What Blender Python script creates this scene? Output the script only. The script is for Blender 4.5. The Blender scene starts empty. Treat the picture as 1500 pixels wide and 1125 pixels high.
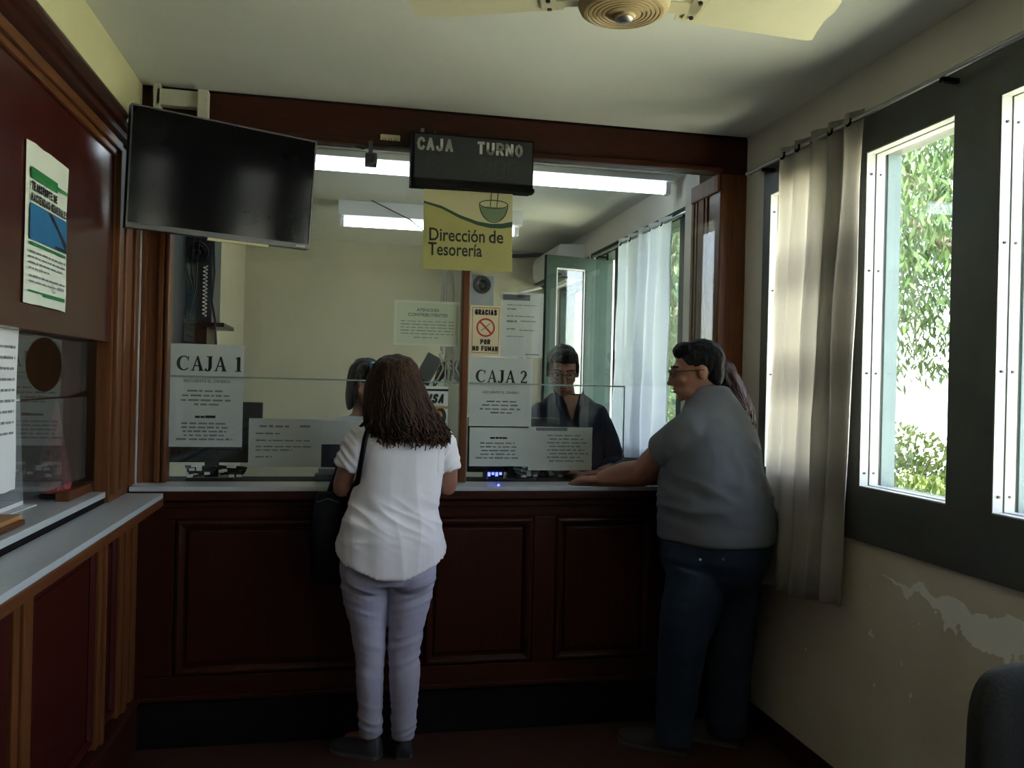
import bpy, bmesh, math, random
import numpy as np
from mathutils import Vector, Matrix, noise

random.seed(7)
rng = np.random.default_rng(7)
SC = bpy.context.scene
COL = SC.collection
R = math.radians

# ------------------------------------------------------------------ camera, sky, sun, exposure
cd = bpy.data.cameras.new('camera')
cam = bpy.data.objects.new('camera', cd); COL.objects.link(cam)
cd.sensor_width = 36.0; cd.sensor_fit = 'HORIZONTAL'; cd.lens = 1231.9 / 1500 * 36
cd.clip_start = 0.05; cd.clip_end = 300
yaw, roll = 0.19804, 0.02398
f = Vector((math.sin(yaw), math.cos(yaw), -0.0004)).normalized()
r = Vector((math.cos(yaw), -math.sin(yaw), 0)); u = r.cross(f)
r2 = math.cos(roll) * r + math.sin(roll) * u; u2 = -math.sin(roll) * r + math.cos(roll) * u
cam.matrix_world = Matrix(((r2.x, u2.x, -f.x, 0), (r2.y, u2.y, -f.y, 0), (r2.z, u2.z, -f.z, 1.55), (0, 0, 0, 1)))
SC.camera = cam

world = bpy.data.worlds.new('sky'); SC.world = world; world.use_nodes = True
wn = world.node_tree.nodes; wl = world.node_tree.links
sky = wn.new('ShaderNodeTexSky'); sky.sky_type = 'NISHITA'; sky.sun_disc = False
sky.sun_elevation = R(69); sky.sun_rotation = R(250); sky.air_density = 1.0; sky.dust_density = 1.5
bg = wn['Background']; bg.inputs[1].default_value = 1.1
hs = wn.new('ShaderNodeHueSaturation'); hs.inputs['Saturation'].default_value = 0.55; hs.inputs['Hue'].default_value = 0.515
wl.new(sky.outputs[0], hs.inputs['Color']); wl.new(hs.outputs[0], bg.inputs[0])

sd = bpy.data.lights.new('sun', 'SUN'); sd.energy = 20.0; sd.angle = R(0.6); sd.color = (1, 0.95, 0.86)
sun = bpy.data.objects.new('sun', sd); COL.objects.link(sun)
sun.rotation_euler = Vector((0.28, 0.22, -0.95)).to_track_quat('-Z', 'Y').to_euler()
sun.location = (0, 0, 12)

vs = SC.view_settings
vs.view_transform = 'Standard'; vs.look = 'None'; vs.gamma = 1; vs.use_curve_mapping = False
vs.exposure = 1.45

def portal(loc, sx, sy, d=(-1, 0, 0)):
    l = bpy.data.lights.new('window_daylight', 'AREA'); l.shape = 'RECTANGLE'; l.size = sx; l.size_y = sy
    l.cycles.is_portal = True
    o = bpy.data.objects.new('window_daylight', l); COL.objects.link(o); o.location = loc
    o.rotation_euler = Vector(d).to_track_quat('-Z', 'Z' if d[0] else 'Y').to_euler()
portal((2.17, 2.20, 1.82), 2.8, 1.5)
portal((2.17, -0.2, 1.82), 1.7, 1.5)
portal((2.17, 5.9, 1.82), 3.0, 1.5)

# ------------------------------------------------------------------ materials
MATS = {}
def nodes_of(m): return m.node_tree.nodes, m.node_tree.links, m.node_tree.nodes['Principled BSDF']
def mat(name, col, rough=0.6, metal=0.0, var=0.0, scale=8.0, stretch=(1, 1, 1), bump=0.0, bscale=60.0, spec=0.5, emit=None, estr=0.0, col2=None, detail=4.0, coat=0.0, sheen=0.0):
    if name in MATS: return MATS[name]
    m = bpy.data.materials.new(name); m.use_nodes = True
    n, l, p = nodes_of(m)
    p.inputs['Base Color'].default_value = (*col, 1); p.inputs['Roughness'].default_value = rough
    p.inputs['Metallic'].default_value = metal; p.inputs['Specular IOR Level'].default_value = spec
    p.inputs['Coat Weight'].default_value = coat; p.inputs['Sheen Weight'].default_value = sheen
    tc = mp = None
    if var or bump or col2:
        tc = n.new('ShaderNodeTexCoord'); mp = n.new('ShaderNodeMapping'); mp.inputs['Scale'].default_value = stretch
        l.new(tc.outputs['Object'], mp.inputs[0])
    if var or col2:
        t = n.new('ShaderNodeTexNoise'); t.inputs['Scale'].default_value = scale; t.inputs['Detail'].default_value = detail
        t.inputs['Roughness'].default_value = 0.62
        l.new(mp.outputs[0], t.inputs['Vector'])
        rp = n.new('ShaderNodeValToRGB'); rp.color_ramp.elements[0].position = 0.3; rp.color_ramp.elements[1].position = 0.72
        c2 = col2 or tuple(min(1, c * (1 + var)) for c in col)
        c1 = col if col2 else tuple(c * (1 - var) for c in col)
        rp.color_ramp.elements[0].color = (*c1, 1); rp.color_ramp.elements[1].color = (*c2, 1)
        l.new(t.outputs['Fac'], rp.inputs[0]); l.new(rp.outputs[0], p.inputs['Base Color'])
    if bump:
        t2 = n.new('ShaderNodeTexNoise'); t2.inputs['Scale'].default_value = bscale; t2.inputs['Detail'].default_value = 5
        l.new(mp.outputs[0], t2.inputs['Vector'])
        b = n.new('ShaderNodeBump'); b.inputs['Strength'].default_value = bump; b.inputs['Distance'].default_value = 0.01
        l.new(t2.outputs['Fac'], b.inputs['Height']); l.new(b.outputs[0], p.inputs['Normal'])
    if emit:
        p.inputs['Emission Color'].default_value = (*emit, 1); p.inputs['Emission Strength'].default_value = estr
    MATS[name] = m
    return m

def glass(name, tint=(1, 1, 1), base=0.05, haze=0.0, hazecol=(0.6, 0.62, 0.6)):
    if name in MATS: return MATS[name]
    m = bpy.data.materials.new(name); m.use_nodes = True
    n, l = m.node_tree.nodes, m.node_tree.links
    n.remove(n['Principled BSDF']); out = n['Material Output']
    tr = n.new('ShaderNodeBsdfTransparent'); tr.inputs[0].default_value = (*tint, 1)
    gl = n.new('ShaderNodeBsdfGlossy'); gl.inputs['Roughness'].default_value = 0.02
    lw = n.new('ShaderNodeLayerWeight'); lw.inputs['Blend'].default_value = 0.5
    pw = n.new('ShaderNodeMath'); pw.operation = 'POWER'; pw.inputs[1].default_value = 4.0; l.new(lw.outputs['Facing'], pw.inputs[0])
    ma = n.new('ShaderNodeMath'); ma.operation = 'MULTIPLY_ADD'; ma.inputs[1].default_value = 1 - base; ma.inputs[2].default_value = base
    l.new(pw.outputs[0], ma.inputs[0])
    mx = n.new('ShaderNodeMixShader'); l.new(ma.outputs[0], mx.inputs[0]); l.new(tr.outputs[0], mx.inputs[1]); l.new(gl.outputs[0], mx.inputs[2])
    last = mx
    if haze:
        df = n.new('ShaderNodeBsdfDiffuse'); df.inputs[0].default_value = (*hazecol, 1)
        m2 = n.new('ShaderNodeMixShader')
        t = n.new('ShaderNodeTexNoise'); t.inputs['Scale'].default_value = 5; t.inputs['Detail'].default_value = 6
        mr = n.new('ShaderNodeMath'); mr.operation = 'MULTIPLY'; mr.inputs[1].default_value = haze * 2; l.new(t.outputs['Fac'], mr.inputs[0])
        l.new(mr.outputs[0], m2.inputs[0]); l.new(mx.outputs[0], m2.inputs[1]); l.new(df.outputs[0], m2.inputs[2]); last = m2
    l.new(last.outputs[0], out.inputs[0])
    MATS[name] = m
    return m

def leafy(name, c1, c2, trans=0.22):
    m = bpy.data.materials.new(name); m.use_nodes = True
    n, l, p = nodes_of(m)
    tc = n.new('ShaderNodeTexCoord'); t = n.new('ShaderNodeTexNoise'); t.inputs['Scale'].default_value = 3.0; t.inputs['Detail'].default_value = 6
    l.new(tc.outputs['Object'], t.inputs['Vector'])
    rp = n.new('ShaderNodeValToRGB'); rp.color_ramp.elements[0].position = 0.35; rp.color_ramp.elements[1].position = 0.65
    rp.color_ramp.elements[0].color = (*c1, 1); rp.color_ramp.elements[1].color = (*c2, 1)
    l.new(t.outputs['Fac'], rp.inputs[0]); l.new(rp.outputs[0], p.inputs['Base Color'])
    p.inputs['Roughness'].default_value = 0.5
    td = n.new('ShaderNodeBsdfTranslucent'); l.new(rp.outputs[0], td.inputs[0])
    mx = n.new('ShaderNodeMixShader'); mx.inputs[0].default_value = trans
    l.new(p.outputs[0], mx.inputs[1]); l.new(td.outputs[0], mx.inputs[2]); l.new(mx.outputs[0], n['Material Output'].inputs[0])
    return m

def cloth_plaid(name, base, dark, trans, fx=26.0, fz=9.0):
    m = bpy.data.materials.new(name); m.use_nodes = True
    n, l, p = nodes_of(m)
    tc = n.new('ShaderNodeTexCoord'); sp = n.new('ShaderNodeSeparateXYZ'); l.new(tc.outputs['UV'], sp.inputs[0])
    def band(sock, fr):
        a = n.new('ShaderNodeMath'); a.operation = 'MULTIPLY'; a.inputs[1].default_value = fr; l.new(sock, a.inputs[0])
        s = n.new('ShaderNodeMath'); s.operation = 'SINE'; l.new(a.outputs[0], s.inputs[0])
        g = n.new('ShaderNodeMapRange'); g.inputs[1].default_value = -0.3; g.inputs[2].default_value = 0.9; l.new(s.outputs[0], g.inputs[0])
        return g.outputs[0]
    b1, b2 = band(sp.outputs[0], fx), band(sp.outputs[1], fz)
    ad = n.new('ShaderNodeMath'); ad.operation = 'ADD'; l.new(b1, ad.inputs[0]); l.new(b2, ad.inputs[1])
    hf = n.new('ShaderNodeMath'); hf.operation = 'MULTIPLY'; hf.inputs[1].default_value = 0.5; l.new(ad.outputs[0], hf.inputs[0])
    mc = n.new('ShaderNodeMix'); mc.data_type = 'RGBA'; mc.inputs[6].default_value = (*base, 1); mc.inputs[7].default_value = (*dark, 1)
    l.new(hf.outputs[0], mc.inputs[0]); l.new(mc.outputs[2], p.inputs['Base Color']); p.inputs['Roughness'].default_value = 0.9
    p.inputs['Specular IOR Level'].default_value = 0.1
    td = n.new('ShaderNodeBsdfTranslucent'); l.new(mc.outputs[2], td.inputs[0])
    mx = n.new('ShaderNodeMixShader'); mx.inputs[0].default_value = trans
    l.new(p.outputs[0], mx.inputs[1]); l.new(td.outputs[0], mx.inputs[2]); l.new(mx.outputs[0], n['Material Output'].inputs[0])
    return m

def peeling(name):
    """cream distemper with bare lighter plaster where the paint has flaked off below the window"""
    m = bpy.data.materials.new(name); m.use_nodes = True
    n, l, p = nodes_of(m)
    tc = n.new('ShaderNodeTexCoord'); sp = n.new('ShaderNodeSeparateXYZ'); l.new(tc.outputs['Object'], sp.inputs[0])
    def noi(s, d, dist=0.0):
        t = n.new('ShaderNodeTexNoise'); t.inputs['Scale'].default_value = s; t.inputs['Detail'].default_value = d
        l.new(tc.outputs['Object'], t.inputs['Vector']); return t.outputs['Fac']
    def math_(op, a, b=None, c=None):
        k = n.new('ShaderNodeMath'); k.operation = op
        for i, x in enumerate((a, b, c)):
            if x is None: continue
            if isinstance(x, (int, float)): k.inputs[i].default_value = x
            else: l.new(x, k.inputs[i])
        return k.outputs[0]
    Y, Z = sp.outputs[1], sp.outputs[2]
    # flake band: a curve that drops towards the near end of the wall
    nz = math_('MULTIPLY_ADD', noi(6.0, 6), 0.36, -0.18)
    curve = math_('MULTIPLY_ADD', Y, 0.10, 0.62)                 # height of the flaked band along the wall
    d = math_('ABSOLUTE', math_('SUBTRACT', math_('ADD', Z, nz), curve))
    wid = math_('MULTIPLY', math_('SUBTRACT', 2.68, Y), 0.11)
    wid = math_('MINIMUM', wid, 0.075)
    mask = math_('LESS_THAN', d, wid)
    # scattered small flakes
    fl = math_('GREATER_THAN', noi(17.0, 3), 0.70)
    zr = math_('MULTIPLY', math_('LESS_THAN', Z, 0.9), math_('GREATER_THAN', Z, 0.45))
    fl = math_('MULTIPLY', fl, zr)
    mask = math_('MAXIMUM', mask, fl)
    st = n.new('ShaderNodeValToRGB'); st.color_ramp.elements[0].position = 0.35; st.color_ramp.elements[1].position = 0.7
    st.color_ramp.elements[0].color = (0.56, 0.50, 0.40, 1); st.color_ramp.elements[1].color = (0.68, 0.63, 0.53, 1)
    l.new(noi(2.2, 5), st.inputs[0])
    up = n.new('ShaderNodeMapRange'); up.inputs[1].default_value = 0.9; up.inputs[2].default_value = 1.35; l.new(Z, up.inputs[0])
    m1 = n.new('ShaderNodeMix'); m1.data_type = 'RGBA'; l.new(up.outputs[0], m1.inputs[0]); l.new(st.outputs[0], m1.inputs[6]); m1.inputs[7].default_value = (0.68, 0.65, 0.59, 1)
    m2 = n.new('ShaderNodeMix'); m2.data_type = 'RGBA'; l.new(mask, m2.inputs[0]); l.new(m1.outputs[2], m2.inputs[6]); m2.inputs[7].default_value = (0.86, 0.85, 0.82, 1)
    l.new(m2.outputs[2], p.inputs['Base Color']); p.inputs['Roughness'].default_value = 0.85
    b = n.new('ShaderNodeBump'); b.inputs['Strength'].default_value = 0.35; b.inputs['Distance'].default_value = 0.004
    hh = math_('MULTIPLY_ADD', mask, -1.0, math_('MULTIPLY', noi(40, 4), 0.5)); l.new(hh, b.inputs['Height']); l.new(b.outputs[0], p.inputs['Normal'])
    return m

M_WOOD = mat('dark_red_wood', (0.027, 0.0062, 0.0032), 0.34, col2=(0.046, 0.0115, 0.0054), scale=5, stretch=(14, 14, 1.2), bump=0.04, bscale=30, spec=0.22)
M_WOODH = mat('dark_red_wood_lying', (0.028, 0.0062, 0.0032), 0.34, col2=(0.046, 0.0115, 0.0054), scale=5, stretch=(1.2, 14, 14), bump=0.04, bscale=30, spec=0.22)
M_POST = mat('warm_brown_wood', (0.085, 0.026, 0.0068), 0.38, col2=(0.155, 0.053, 0.0145), scale=4, stretch=(18, 18, 0.9), bump=0.05, bscale=25, spec=0.3)
M_POSTY = mat('warm_brown_wood_lying', (0.072, 0.022, 0.0062), 0.38, col2=(0.13, 0.044, 0.012), scale=4, stretch=(18, 0.9, 18), bump=0.05, bscale=25, spec=0.3)
M_JAMB = mat('daylit_brown_wood', (0.14, 0.055, 0.020), 0.55, col2=(0.24, 0.105, 0.042), scale=4, stretch=(18, 18, 0.9), bump=0.05, bscale=25, spec=0.2)  # brown wood lightened: daylight grazing the jamb is painted into the colour
M_BOOTH = mat('tan_brown_wood', (0.20, 0.085, 0.024), 0.5, col2=(0.28, 0.125, 0.04), scale=4, stretch=(14, 14, 1))
M_PANEL = mat('red_brown_board', (0.046, 0.0075, 0.0048), 0.24, var=0.12, scale=1.6, spec=0.35)
M_LAM = mat('grey_white_laminate', (0.42, 0.44, 0.45), 0.28, var=0.05, scale=20)
M_CEIL = mat('ceiling_paint', (0.63, 0.64, 0.585), 0.8, var=0.05, scale=1.2, bump=0.08, bscale=14)
M_YEL = mat('cream_yellow_paint', (0.50, 0.465, 0.345), 0.75, var=0.05, scale=2.5, bump=0.05, bscale=20)
M_BAND = mat('yellow_paint', (0.50, 0.475, 0.27), 0.75, var=0.05, scale=2.5)
M_OWALL = mat('pale_wall_paint', (0.62, 0.61, 0.55), 0.8, var=0.04, scale=2.5, bump=0.05, bscale=20)
M_FLOOR = mat('oxblood_floor', (0.042, 0.016, 0.011), 0.5, col2=(0.07, 0.028, 0.019), scale=4, bump=0.08, bscale=25)
M_GREEN = mat('dark_green_paint', (0.070, 0.078, 0.064), 0.42, var=0.15, scale=6, bump=0.06, bscale=18)
M_OGREEN = mat('bottle_green_paint', (0.014, 0.034, 0.024), 0.55, var=0.15, scale=6, bump=0.05, bscale=18, spec=0.2)
M_TEAL = mat('faded_teal_paint', (0.07, 0.115, 0.115), 0.55, var=0.15, scale=8)
M_ALU = mat('white_aluminium', (0.46, 0.47, 0.45), 0.42, var=0.05)
M_STEEL = mat('dull_steel', (0.45, 0.45, 0.45), 0.35, metal=1.0, var=0.08)
M_BLACK = mat('black_plastic', (0.012, 0.012, 0.014), 0.38, var=0.1)
M_BLKM = mat('matt_black', (0.007, 0.006, 0.006), 0.8, var=0.15, bump=0.05, spec=0.12)
M_DKGREY = mat('dark_grey_plastic', (0.045, 0.05, 0.06), 0.5, var=0.1)
M_GREYP = mat('grey_plastic', (0.22, 0.24, 0.27), 0.5, var=0.08)
M_SCREEN = mat('black_screen', (0.0025, 0.0025, 0.0035), 0.10, var=0.05, spec=0.10)
M_WHITEP = mat('white_plastic', (0.72, 0.72, 0.70), 0.4, var=0.04)
M_CREAM = mat('cream_enamel', (0.62, 0.56, 0.36), 0.42, var=0.06)
M_FANB = mat('cream_fan_blade', (0.66, 0.62, 0.42), 0.45, var=0.05, scale=5)
M_TAN = mat('yellowed_plastic', (0.42, 0.31, 0.15), 0.5, var=0.12, scale=12)
M_PAPER = mat('white_paper', (0.65, 0.65, 0.645), 0.8, var=0.03, scale=4)
M_INK = mat('black_ink', (0.012, 0.013, 0.015), 0.7, var=0.05)
M_GREYINK = mat('grey_ink', (0.20, 0.215, 0.225), 0.8, var=0.05)
M_GREYHEAD = mat('grey_print_band', (0.13, 0.135, 0.155), 0.7, var=0.05)
M_RED = mat('red_print', (0.42, 0.025, 0.02), 0.6, var=0.05)
M_BLUE = mat('blue_print', (0.008, 0.115, 0.27), 0.6, var=0.15, scale=9)
M_GRN = mat('green_print', (0.012, 0.16, 0.04), 0.6, var=0.05)
M_DGRN = mat('dark_green_print', (0.018, 0.055, 0.028), 0.6, var=0.05)
M_OLIVE = mat('olive_print', (0.345, 0.315, 0.105), 0.55, var=0.04)
M_SAND = mat('sand_print', (0.47, 0.44, 0.245), 0.55, var=0.04)
M_GOLDP = mat('gold_print', (0.50, 0.24, 0.04), 0.6, var=0.05)
M_LETTER = mat('grey_letters', (0.42, 0.42, 0.39), 0.6, var=0.05)
M_SEG = mat('unlit_segments', (0.022, 0.025, 0.028), 0.45, var=0.05)
M_TUBE = mat('lit_tube', (0.9, 0.95, 1.0), 0.4, emit=(0.76, 0.87, 1.0), estr=2.3, var=0.01)
M_GLASS = glass('clear_pane', (0.96, 0.98, 0.965), 0.036)
M_GLASSD = glass('dusty_pane', (0.93, 0.95, 0.935), 0.05, haze=0.018)
M_GLASSL = glass('reflection_haze_pane', (0.78, 0.80, 0.80), 0.07, haze=0.03)  # grey haze mixed into the pane paints in the reflected room
M_ACRYL = glass('grey_acrylic', (0.55, 0.58, 0.57), 0.07, haze=0.10, hazecol=(0.42, 0.46, 0.46))
M_EDGE = mat('glass_edge', (0.22, 0.30, 0.27), 0.3, var=0.05)
M_CURT = cloth_plaid('plaid_curtain_cloth', (0.74, 0.70, 0.63), (0.44, 0.41, 0.37), 0.10)
M_CURT2 = cloth_plaid('pale_curtain_cloth', (0.70, 0.74, 0.78), (0.60, 0.65, 0.72), 0.35, fz=4)
M_PEEL = peeling('peeling_cream_paint')
M_SKIN = mat('skin', (0.30, 0.135, 0.085), 0.5, var=0.10, scale=9, bump=0.03, bscale=70)
M_SKIN2 = mat('skin_tanned', (0.29, 0.13, 0.08), 0.5, var=0.10, scale=9, bump=0.03, bscale=70)
M_LIP = mat('lips', (0.25, 0.07, 0.055), 0.5, var=0.1)
M_EYE = mat('eye_white', (0.30, 0.28, 0.26), 0.25, var=0.02)
M_WSHIRT = mat('white_jersey', (0.80, 0.77, 0.79), 0.75, var=0.03, bump=0.05, bscale=140, spec=0.2)
M_WPANTS = mat('white_denim', (0.47, 0.455, 0.57), 0.8, var=0.05, bump=0.08, bscale=120, spec=0.2)
M_GSHIRT = mat('grey_jersey', (0.15, 0.16, 0.18), 0.85, var=0.06, bump=0.06, bscale=140, spec=0.15)
M_JEANS = mat('dark_blue_denim', (0.022, 0.034, 0.058), 0.85, var=0.30, scale=5, bump=0.10, bscale=130, spec=0.2)
M_NAVY = mat('navy_cotton', (0.018, 0.023, 0.045), 0.8, var=0.15, bump=0.06, bscale=120, spec=0.2)
M_SWEAT = mat('grey_green_wool', (0.085, 0.105, 0.10), 0.95, var=0.15, bump=0.2, bscale=120, spec=0.1)
M_SHOE = mat('dark_shoe', (0.035, 0.035, 0.042), 0.6, var=0.2, bump=0.05)
M_SOLE = mat('shoe_sole', (0.09, 0.085, 0.085), 0.8, var=0.1)
M_MSHOE = mat('brown_shoe', (0.045, 0.034, 0.033), 0.6, var=0.2)
M_BAG = mat('black_leather', (0.006, 0.006, 0.007), 0.6, var=0.2, bump=0.12, bscale=50, spec=0.15)
def hairmat(name, a, b):
    return mat(name, a, 0.55, col2=b, scale=26, stretch=(1, 1, 0.10), bump=0.5, bscale=70, spec=0.14)
M_HBROWN = hairmat('brown_hair', (0.014, 0.007, 0.0045), (0.075, 0.038, 0.022))
M_HBLACK = hairmat('black_hair', (0.004, 0.004, 0.0045), (0.010, 0.009, 0.010))
M_HAUBURN = hairmat('auburn_hair', (0.008, 0.0035, 0.002), (0.030, 0.012, 0.007))
M_LAWN = mat('pale_gravel_and_lawn', (0.42, 0.44, 0.30), 0.95, col2=(0.62, 0.60, 0.48), scale=2.0, bump=0.2)
M_BARK = mat('bark', (0.07, 0.05, 0.035), 0.95, var=0.3, bump=0.5, bscale=20)
M_LEAF1 = leafy('willow_leaves', (0.020, 0.052, 0.010), (0.065, 0.115, 0.022))
M_LEAF2 = leafy('shrub_leaves', (0.032, 0.070, 0.010), (0.11, 0.145, 0.024))
M_LEAF3 = leafy('deep_leaves', (0.018, 0.048, 0.012), (0.055, 0.10, 0.022))
M_TINSEL = mat('red_tinsel', (0.16, 0.008, 0.010), 0.4, col2=(0.55, 0.12, 0.13), scale=70, bump=1.0, bscale=90)
M_BLED = mat('blue_light', (0.02, 0.02, 0.4), 0.4, emit=(0.12, 0.14, 1.0), estr=1.6, var=0.02)
M_CHAIR = mat('black_chair_cloth', (0.020, 0.020, 0.018), 0.95, var=0.12, bump=0.15, bscale=160)

# ------------------------------------------------------------------ helpers
def link(name, me, m=None, parent=None, smooth=False):
    o = bpy.data.objects.new(name, me); COL.objects.link(o)
    if m: me.materials.append(m)
    if smooth: me.polygons.foreach_set('use_smooth', [True] * len(me.polygons))
    if parent:
        o.parent = parent
        if parent.type == 'EMPTY' or True:
            o.matrix_parent_inverse = parent.matrix_world.inverted() if parent.get('_placed') else Matrix()
    return o
def fin(name, bm, m, parent=None, smooth=False, kind=None, label=None):
    me = bpy.data.meshes.new(name); bm.normal_update(); bm.to_mesh(me); bm.free()
    o = link(name, me, m, parent, smooth)
    if parent:   # geometry is given in world coordinates; keep it there under its thing's base
        o.matrix_parent_inverse = Matrix.Translation(-origin_of(parent))
    if kind: o['kind'] = kind
    if label: o['label'] = label
    return o
def origin_of(o):
    v = Vector((0, 0, 0)); 
    while o: v += o.location; o = o.parent if (o.parent and o.parent.type == 'EMPTY') else None
    return v
def thing(name, label, cat, loc=(0, 0, 0), group=None, kind=None):
    o = bpy.data.objects.new(name, None); COL.objects.link(o); o.location = loc; o.empty_display_size = 0.1
    if label: o['label'] = label
    if cat: o['category'] = cat
    if group: o['group'] = group
    if kind: o['kind'] = kind
    return o
def tag(o, label=None, cat=None, group=None, kind=None):
    for k, v in (('label', label), ('category', cat), ('group', group), ('kind', kind)):
        if v: o[k] = v
    return o
def box(bm, x0, x1, y0, y1, z0, z1, bev=0.0):
    vs_ = [bm.verts.new((x, y, z)) for x in (x0, x1) for y in (y0, y1) for z in (z0, z1)]
    fs = []
    for idx in ((0, 1, 3, 2), (4, 6, 7, 5), (0, 4, 5, 1), (2, 3, 7, 6), (0, 2, 6, 4), (1, 5, 7, 3)):
        fs.append(bm.faces.new([vs_[i] for i in idx]))
    if bev:
        es = list({e for fc in fs for e in fc.edges})
        bmesh.ops.bevel(bm, geom=es, offset=bev, segments=2, affect='EDGES', profile=0.6)
    return vs_
def bx(name, m, parent, x0, x1, y0, y1, z0, z1, bev=0.004, **k):
    bm = bmesh.new(); box(bm, x0, x1, y0, y1, z0, z1, bev); return fin(name, bm, m, parent, **k)
def tube(bm, pts, rad, seg=12, flat=None, caps=True):
    """tube along a polyline with a radius per point; flat=(direction, factor) squashes it"""
    pts = [Vector(p) for p in pts]
    if isinstance(rad, (int, float)): rad = [rad] * len(pts)
    rings = []; up = None
    P, RR = [], []
    if caps:
        t0 = (pts[0] - pts[1]).normalized(); t1 = (pts[-1] - pts[-2]).normalized()
        for a in (0.0, 0.35, 0.7):
            P.append((pts[0] + t0 * rad[0] * math.cos(a * math.pi / 2) * 0.9, max(rad[0] * math.sin(a * math.pi / 2), rad[0] * 0.02)))
        P += list(zip(pts, rad))
        for a in (0.7, 0.35, 0.0):
            P.append((pts[-1] + t1 * rad[-1] * math.cos(a * math.pi / 2) * 0.9, max(rad[-1] * math.sin(a * math.pi / 2), rad[-1] * 0.02)))
    else: P = list(zip(pts, rad))
    n = len(P)
    for i, (p, q) in enumerate(P):
        t = (P[min(i + 1, n - 1)][0] - P[max(i - 1, 0)][0]).normalized()
        if up is None:
            up = Vector((0, 0, 1)) if abs(t.z) < 0.9 else Vector((0, 1, 0))
        s = t.cross(up).normalized(); up = s.cross(t).normalized()
        ring = []
        for k in range(seg):
            a = 2 * math.pi * k / seg
            d = s * math.cos(a) * q + up * math.sin(a) * q
            if flat is not None:
                fd = Vector(flat[0]).normalized(); d = d + fd * (d.dot(fd)) * (flat[1] - 1)
            ring.append(bm.verts.new(p + d))
        rings.append(ring)
    for a, b in zip(rings, rings[1:]):
        for k in range(seg):
            bm.faces.new((a[k], a[(k + 1) % seg], b[(k + 1) % seg], b[k]))
    bm.faces.new(list(reversed(rings[0]))); bm.faces.new(rings[-1])
def ell(bm, c, rx, ry, rz, rot=None, seg=20, rings=12):
    M = Matrix.Translation(Vector(c)) @ (rot.to_4x4() if rot else Matrix.Identity(4)) @ Matrix.Diagonal((rx, ry, rz, 1))
    bmesh.ops.create_uvsphere(bm, u_segments=seg, v_segments=rings, radius=1.0, matrix=M)
def loft(bm, secs, seg=32, power=2.3, yaw_=0.0, hem=None, hem_i=(0,)):
    """stacked super-ellipses: (x, y, z, half width, half depth)"""
    rings = []
    for i, (x, y, z, a, b) in enumerate(secs):
        ring = []
        for k in range(seg):
            t = 2 * math.pi * k / seg
            ct, st = math.cos(t), math.sin(t)
            px = a * math.copysign(abs(ct) ** (2 / power), ct); py = b * math.copysign(abs(st) ** (2 / power), st)
            X = x + px * math.cos(yaw_) - py * math.sin(yaw_); Y = y + px * math.sin(yaw_) + py * math.cos(yaw_)
            zz = z + (hem(t) if (hem and i in hem_i) else 0)
            ring.append(bm.verts.new((X, Y, zz)))
        rings.append(ring)
    for a, b in zip(rings, rings[1:]):
        for k in range(seg):
            bm.faces.new((a[k], a[(k + 1) % seg], b[(k + 1) % seg], b[k]))
    bm.faces.new(list(reversed(rings[0]))); bm.faces.new(rings[-1])
def lathe(bm, c, prof, seg=32, axis='Z', rot=None):
    rings = []
    for rr, h in prof:
        ring = []
        for k in range(seg):
            a = 2 * math.pi * k / seg
            v = Vector((rr * math.cos(a), rr * math.sin(a), h))
            if rot: v = rot @ v
            ring.append(bm.verts.new(Vector(c) + v))
        rings.append(ring)
    for a, b in zip(rings, rings[1:]):
        for k in range(seg): bm.faces.new((a[k], a[(k + 1) % seg], b[(k + 1) % seg], b[k]))
    bm.faces.new(list(reversed(rings[0]))); bm.faces.new(rings[-1])
def sculpt(name, bm, m, parent, voxel=0.008, smooth=4, fold=None, label=None):
    """unites overlapping closed shapes into one continuous skin, relaxes it and presses folds into it"""
    bmesh.ops.recalc_face_normals(bm, faces=bm.faces)
    me = bpy.data.meshes.new(name + '_raw'); bm.to_mesh(me); bm.free()
    o = bpy.data.objects.new(name + '_raw', me); COL.objects.link(o)
    a = o.modifiers.new('r', 'REMESH'); a.mode = 'VOXEL'; a.voxel_size = voxel
    if smooth:
        s = o.modifiers.new('s', 'SMOOTH'); s.factor = 0.5; s.iterations = smooth
    dg = bpy.context.evaluated_depsgraph_get()
    me2 = bpy.data.meshes.new_from_object(o.evaluated_get(dg)); me2.name = name
    bpy.data.objects.remove(o); bpy.data.meshes.remove(me)
    if fold:
        n = len(me2.vertices); co = np.empty(n * 3); me2.vertices.foreach_get('co', co); co = co.reshape(-1, 3)
        no = np.empty(n * 3); me2.vertex_normals.foreach_get('vector', no); no = no.reshape(-1, 3)
        d = np.array([fold(Vector(c), Vector(q)) for c, q in zip(co, no)])
        co = co + no * d[:, None]; me2.vertices.foreach_set('co', co.ravel()); me2.update()
    me2.materials.clear()
    ob = link(name, me2, m, None, True); ob.parent = parent
    ob.matrix_parent_inverse = Matrix.Translation(-origin_of(parent))
    if label: ob['label'] = label
    return ob
def nz(x, y, z): return noise.noise(Vector((x, y, z)))

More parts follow.
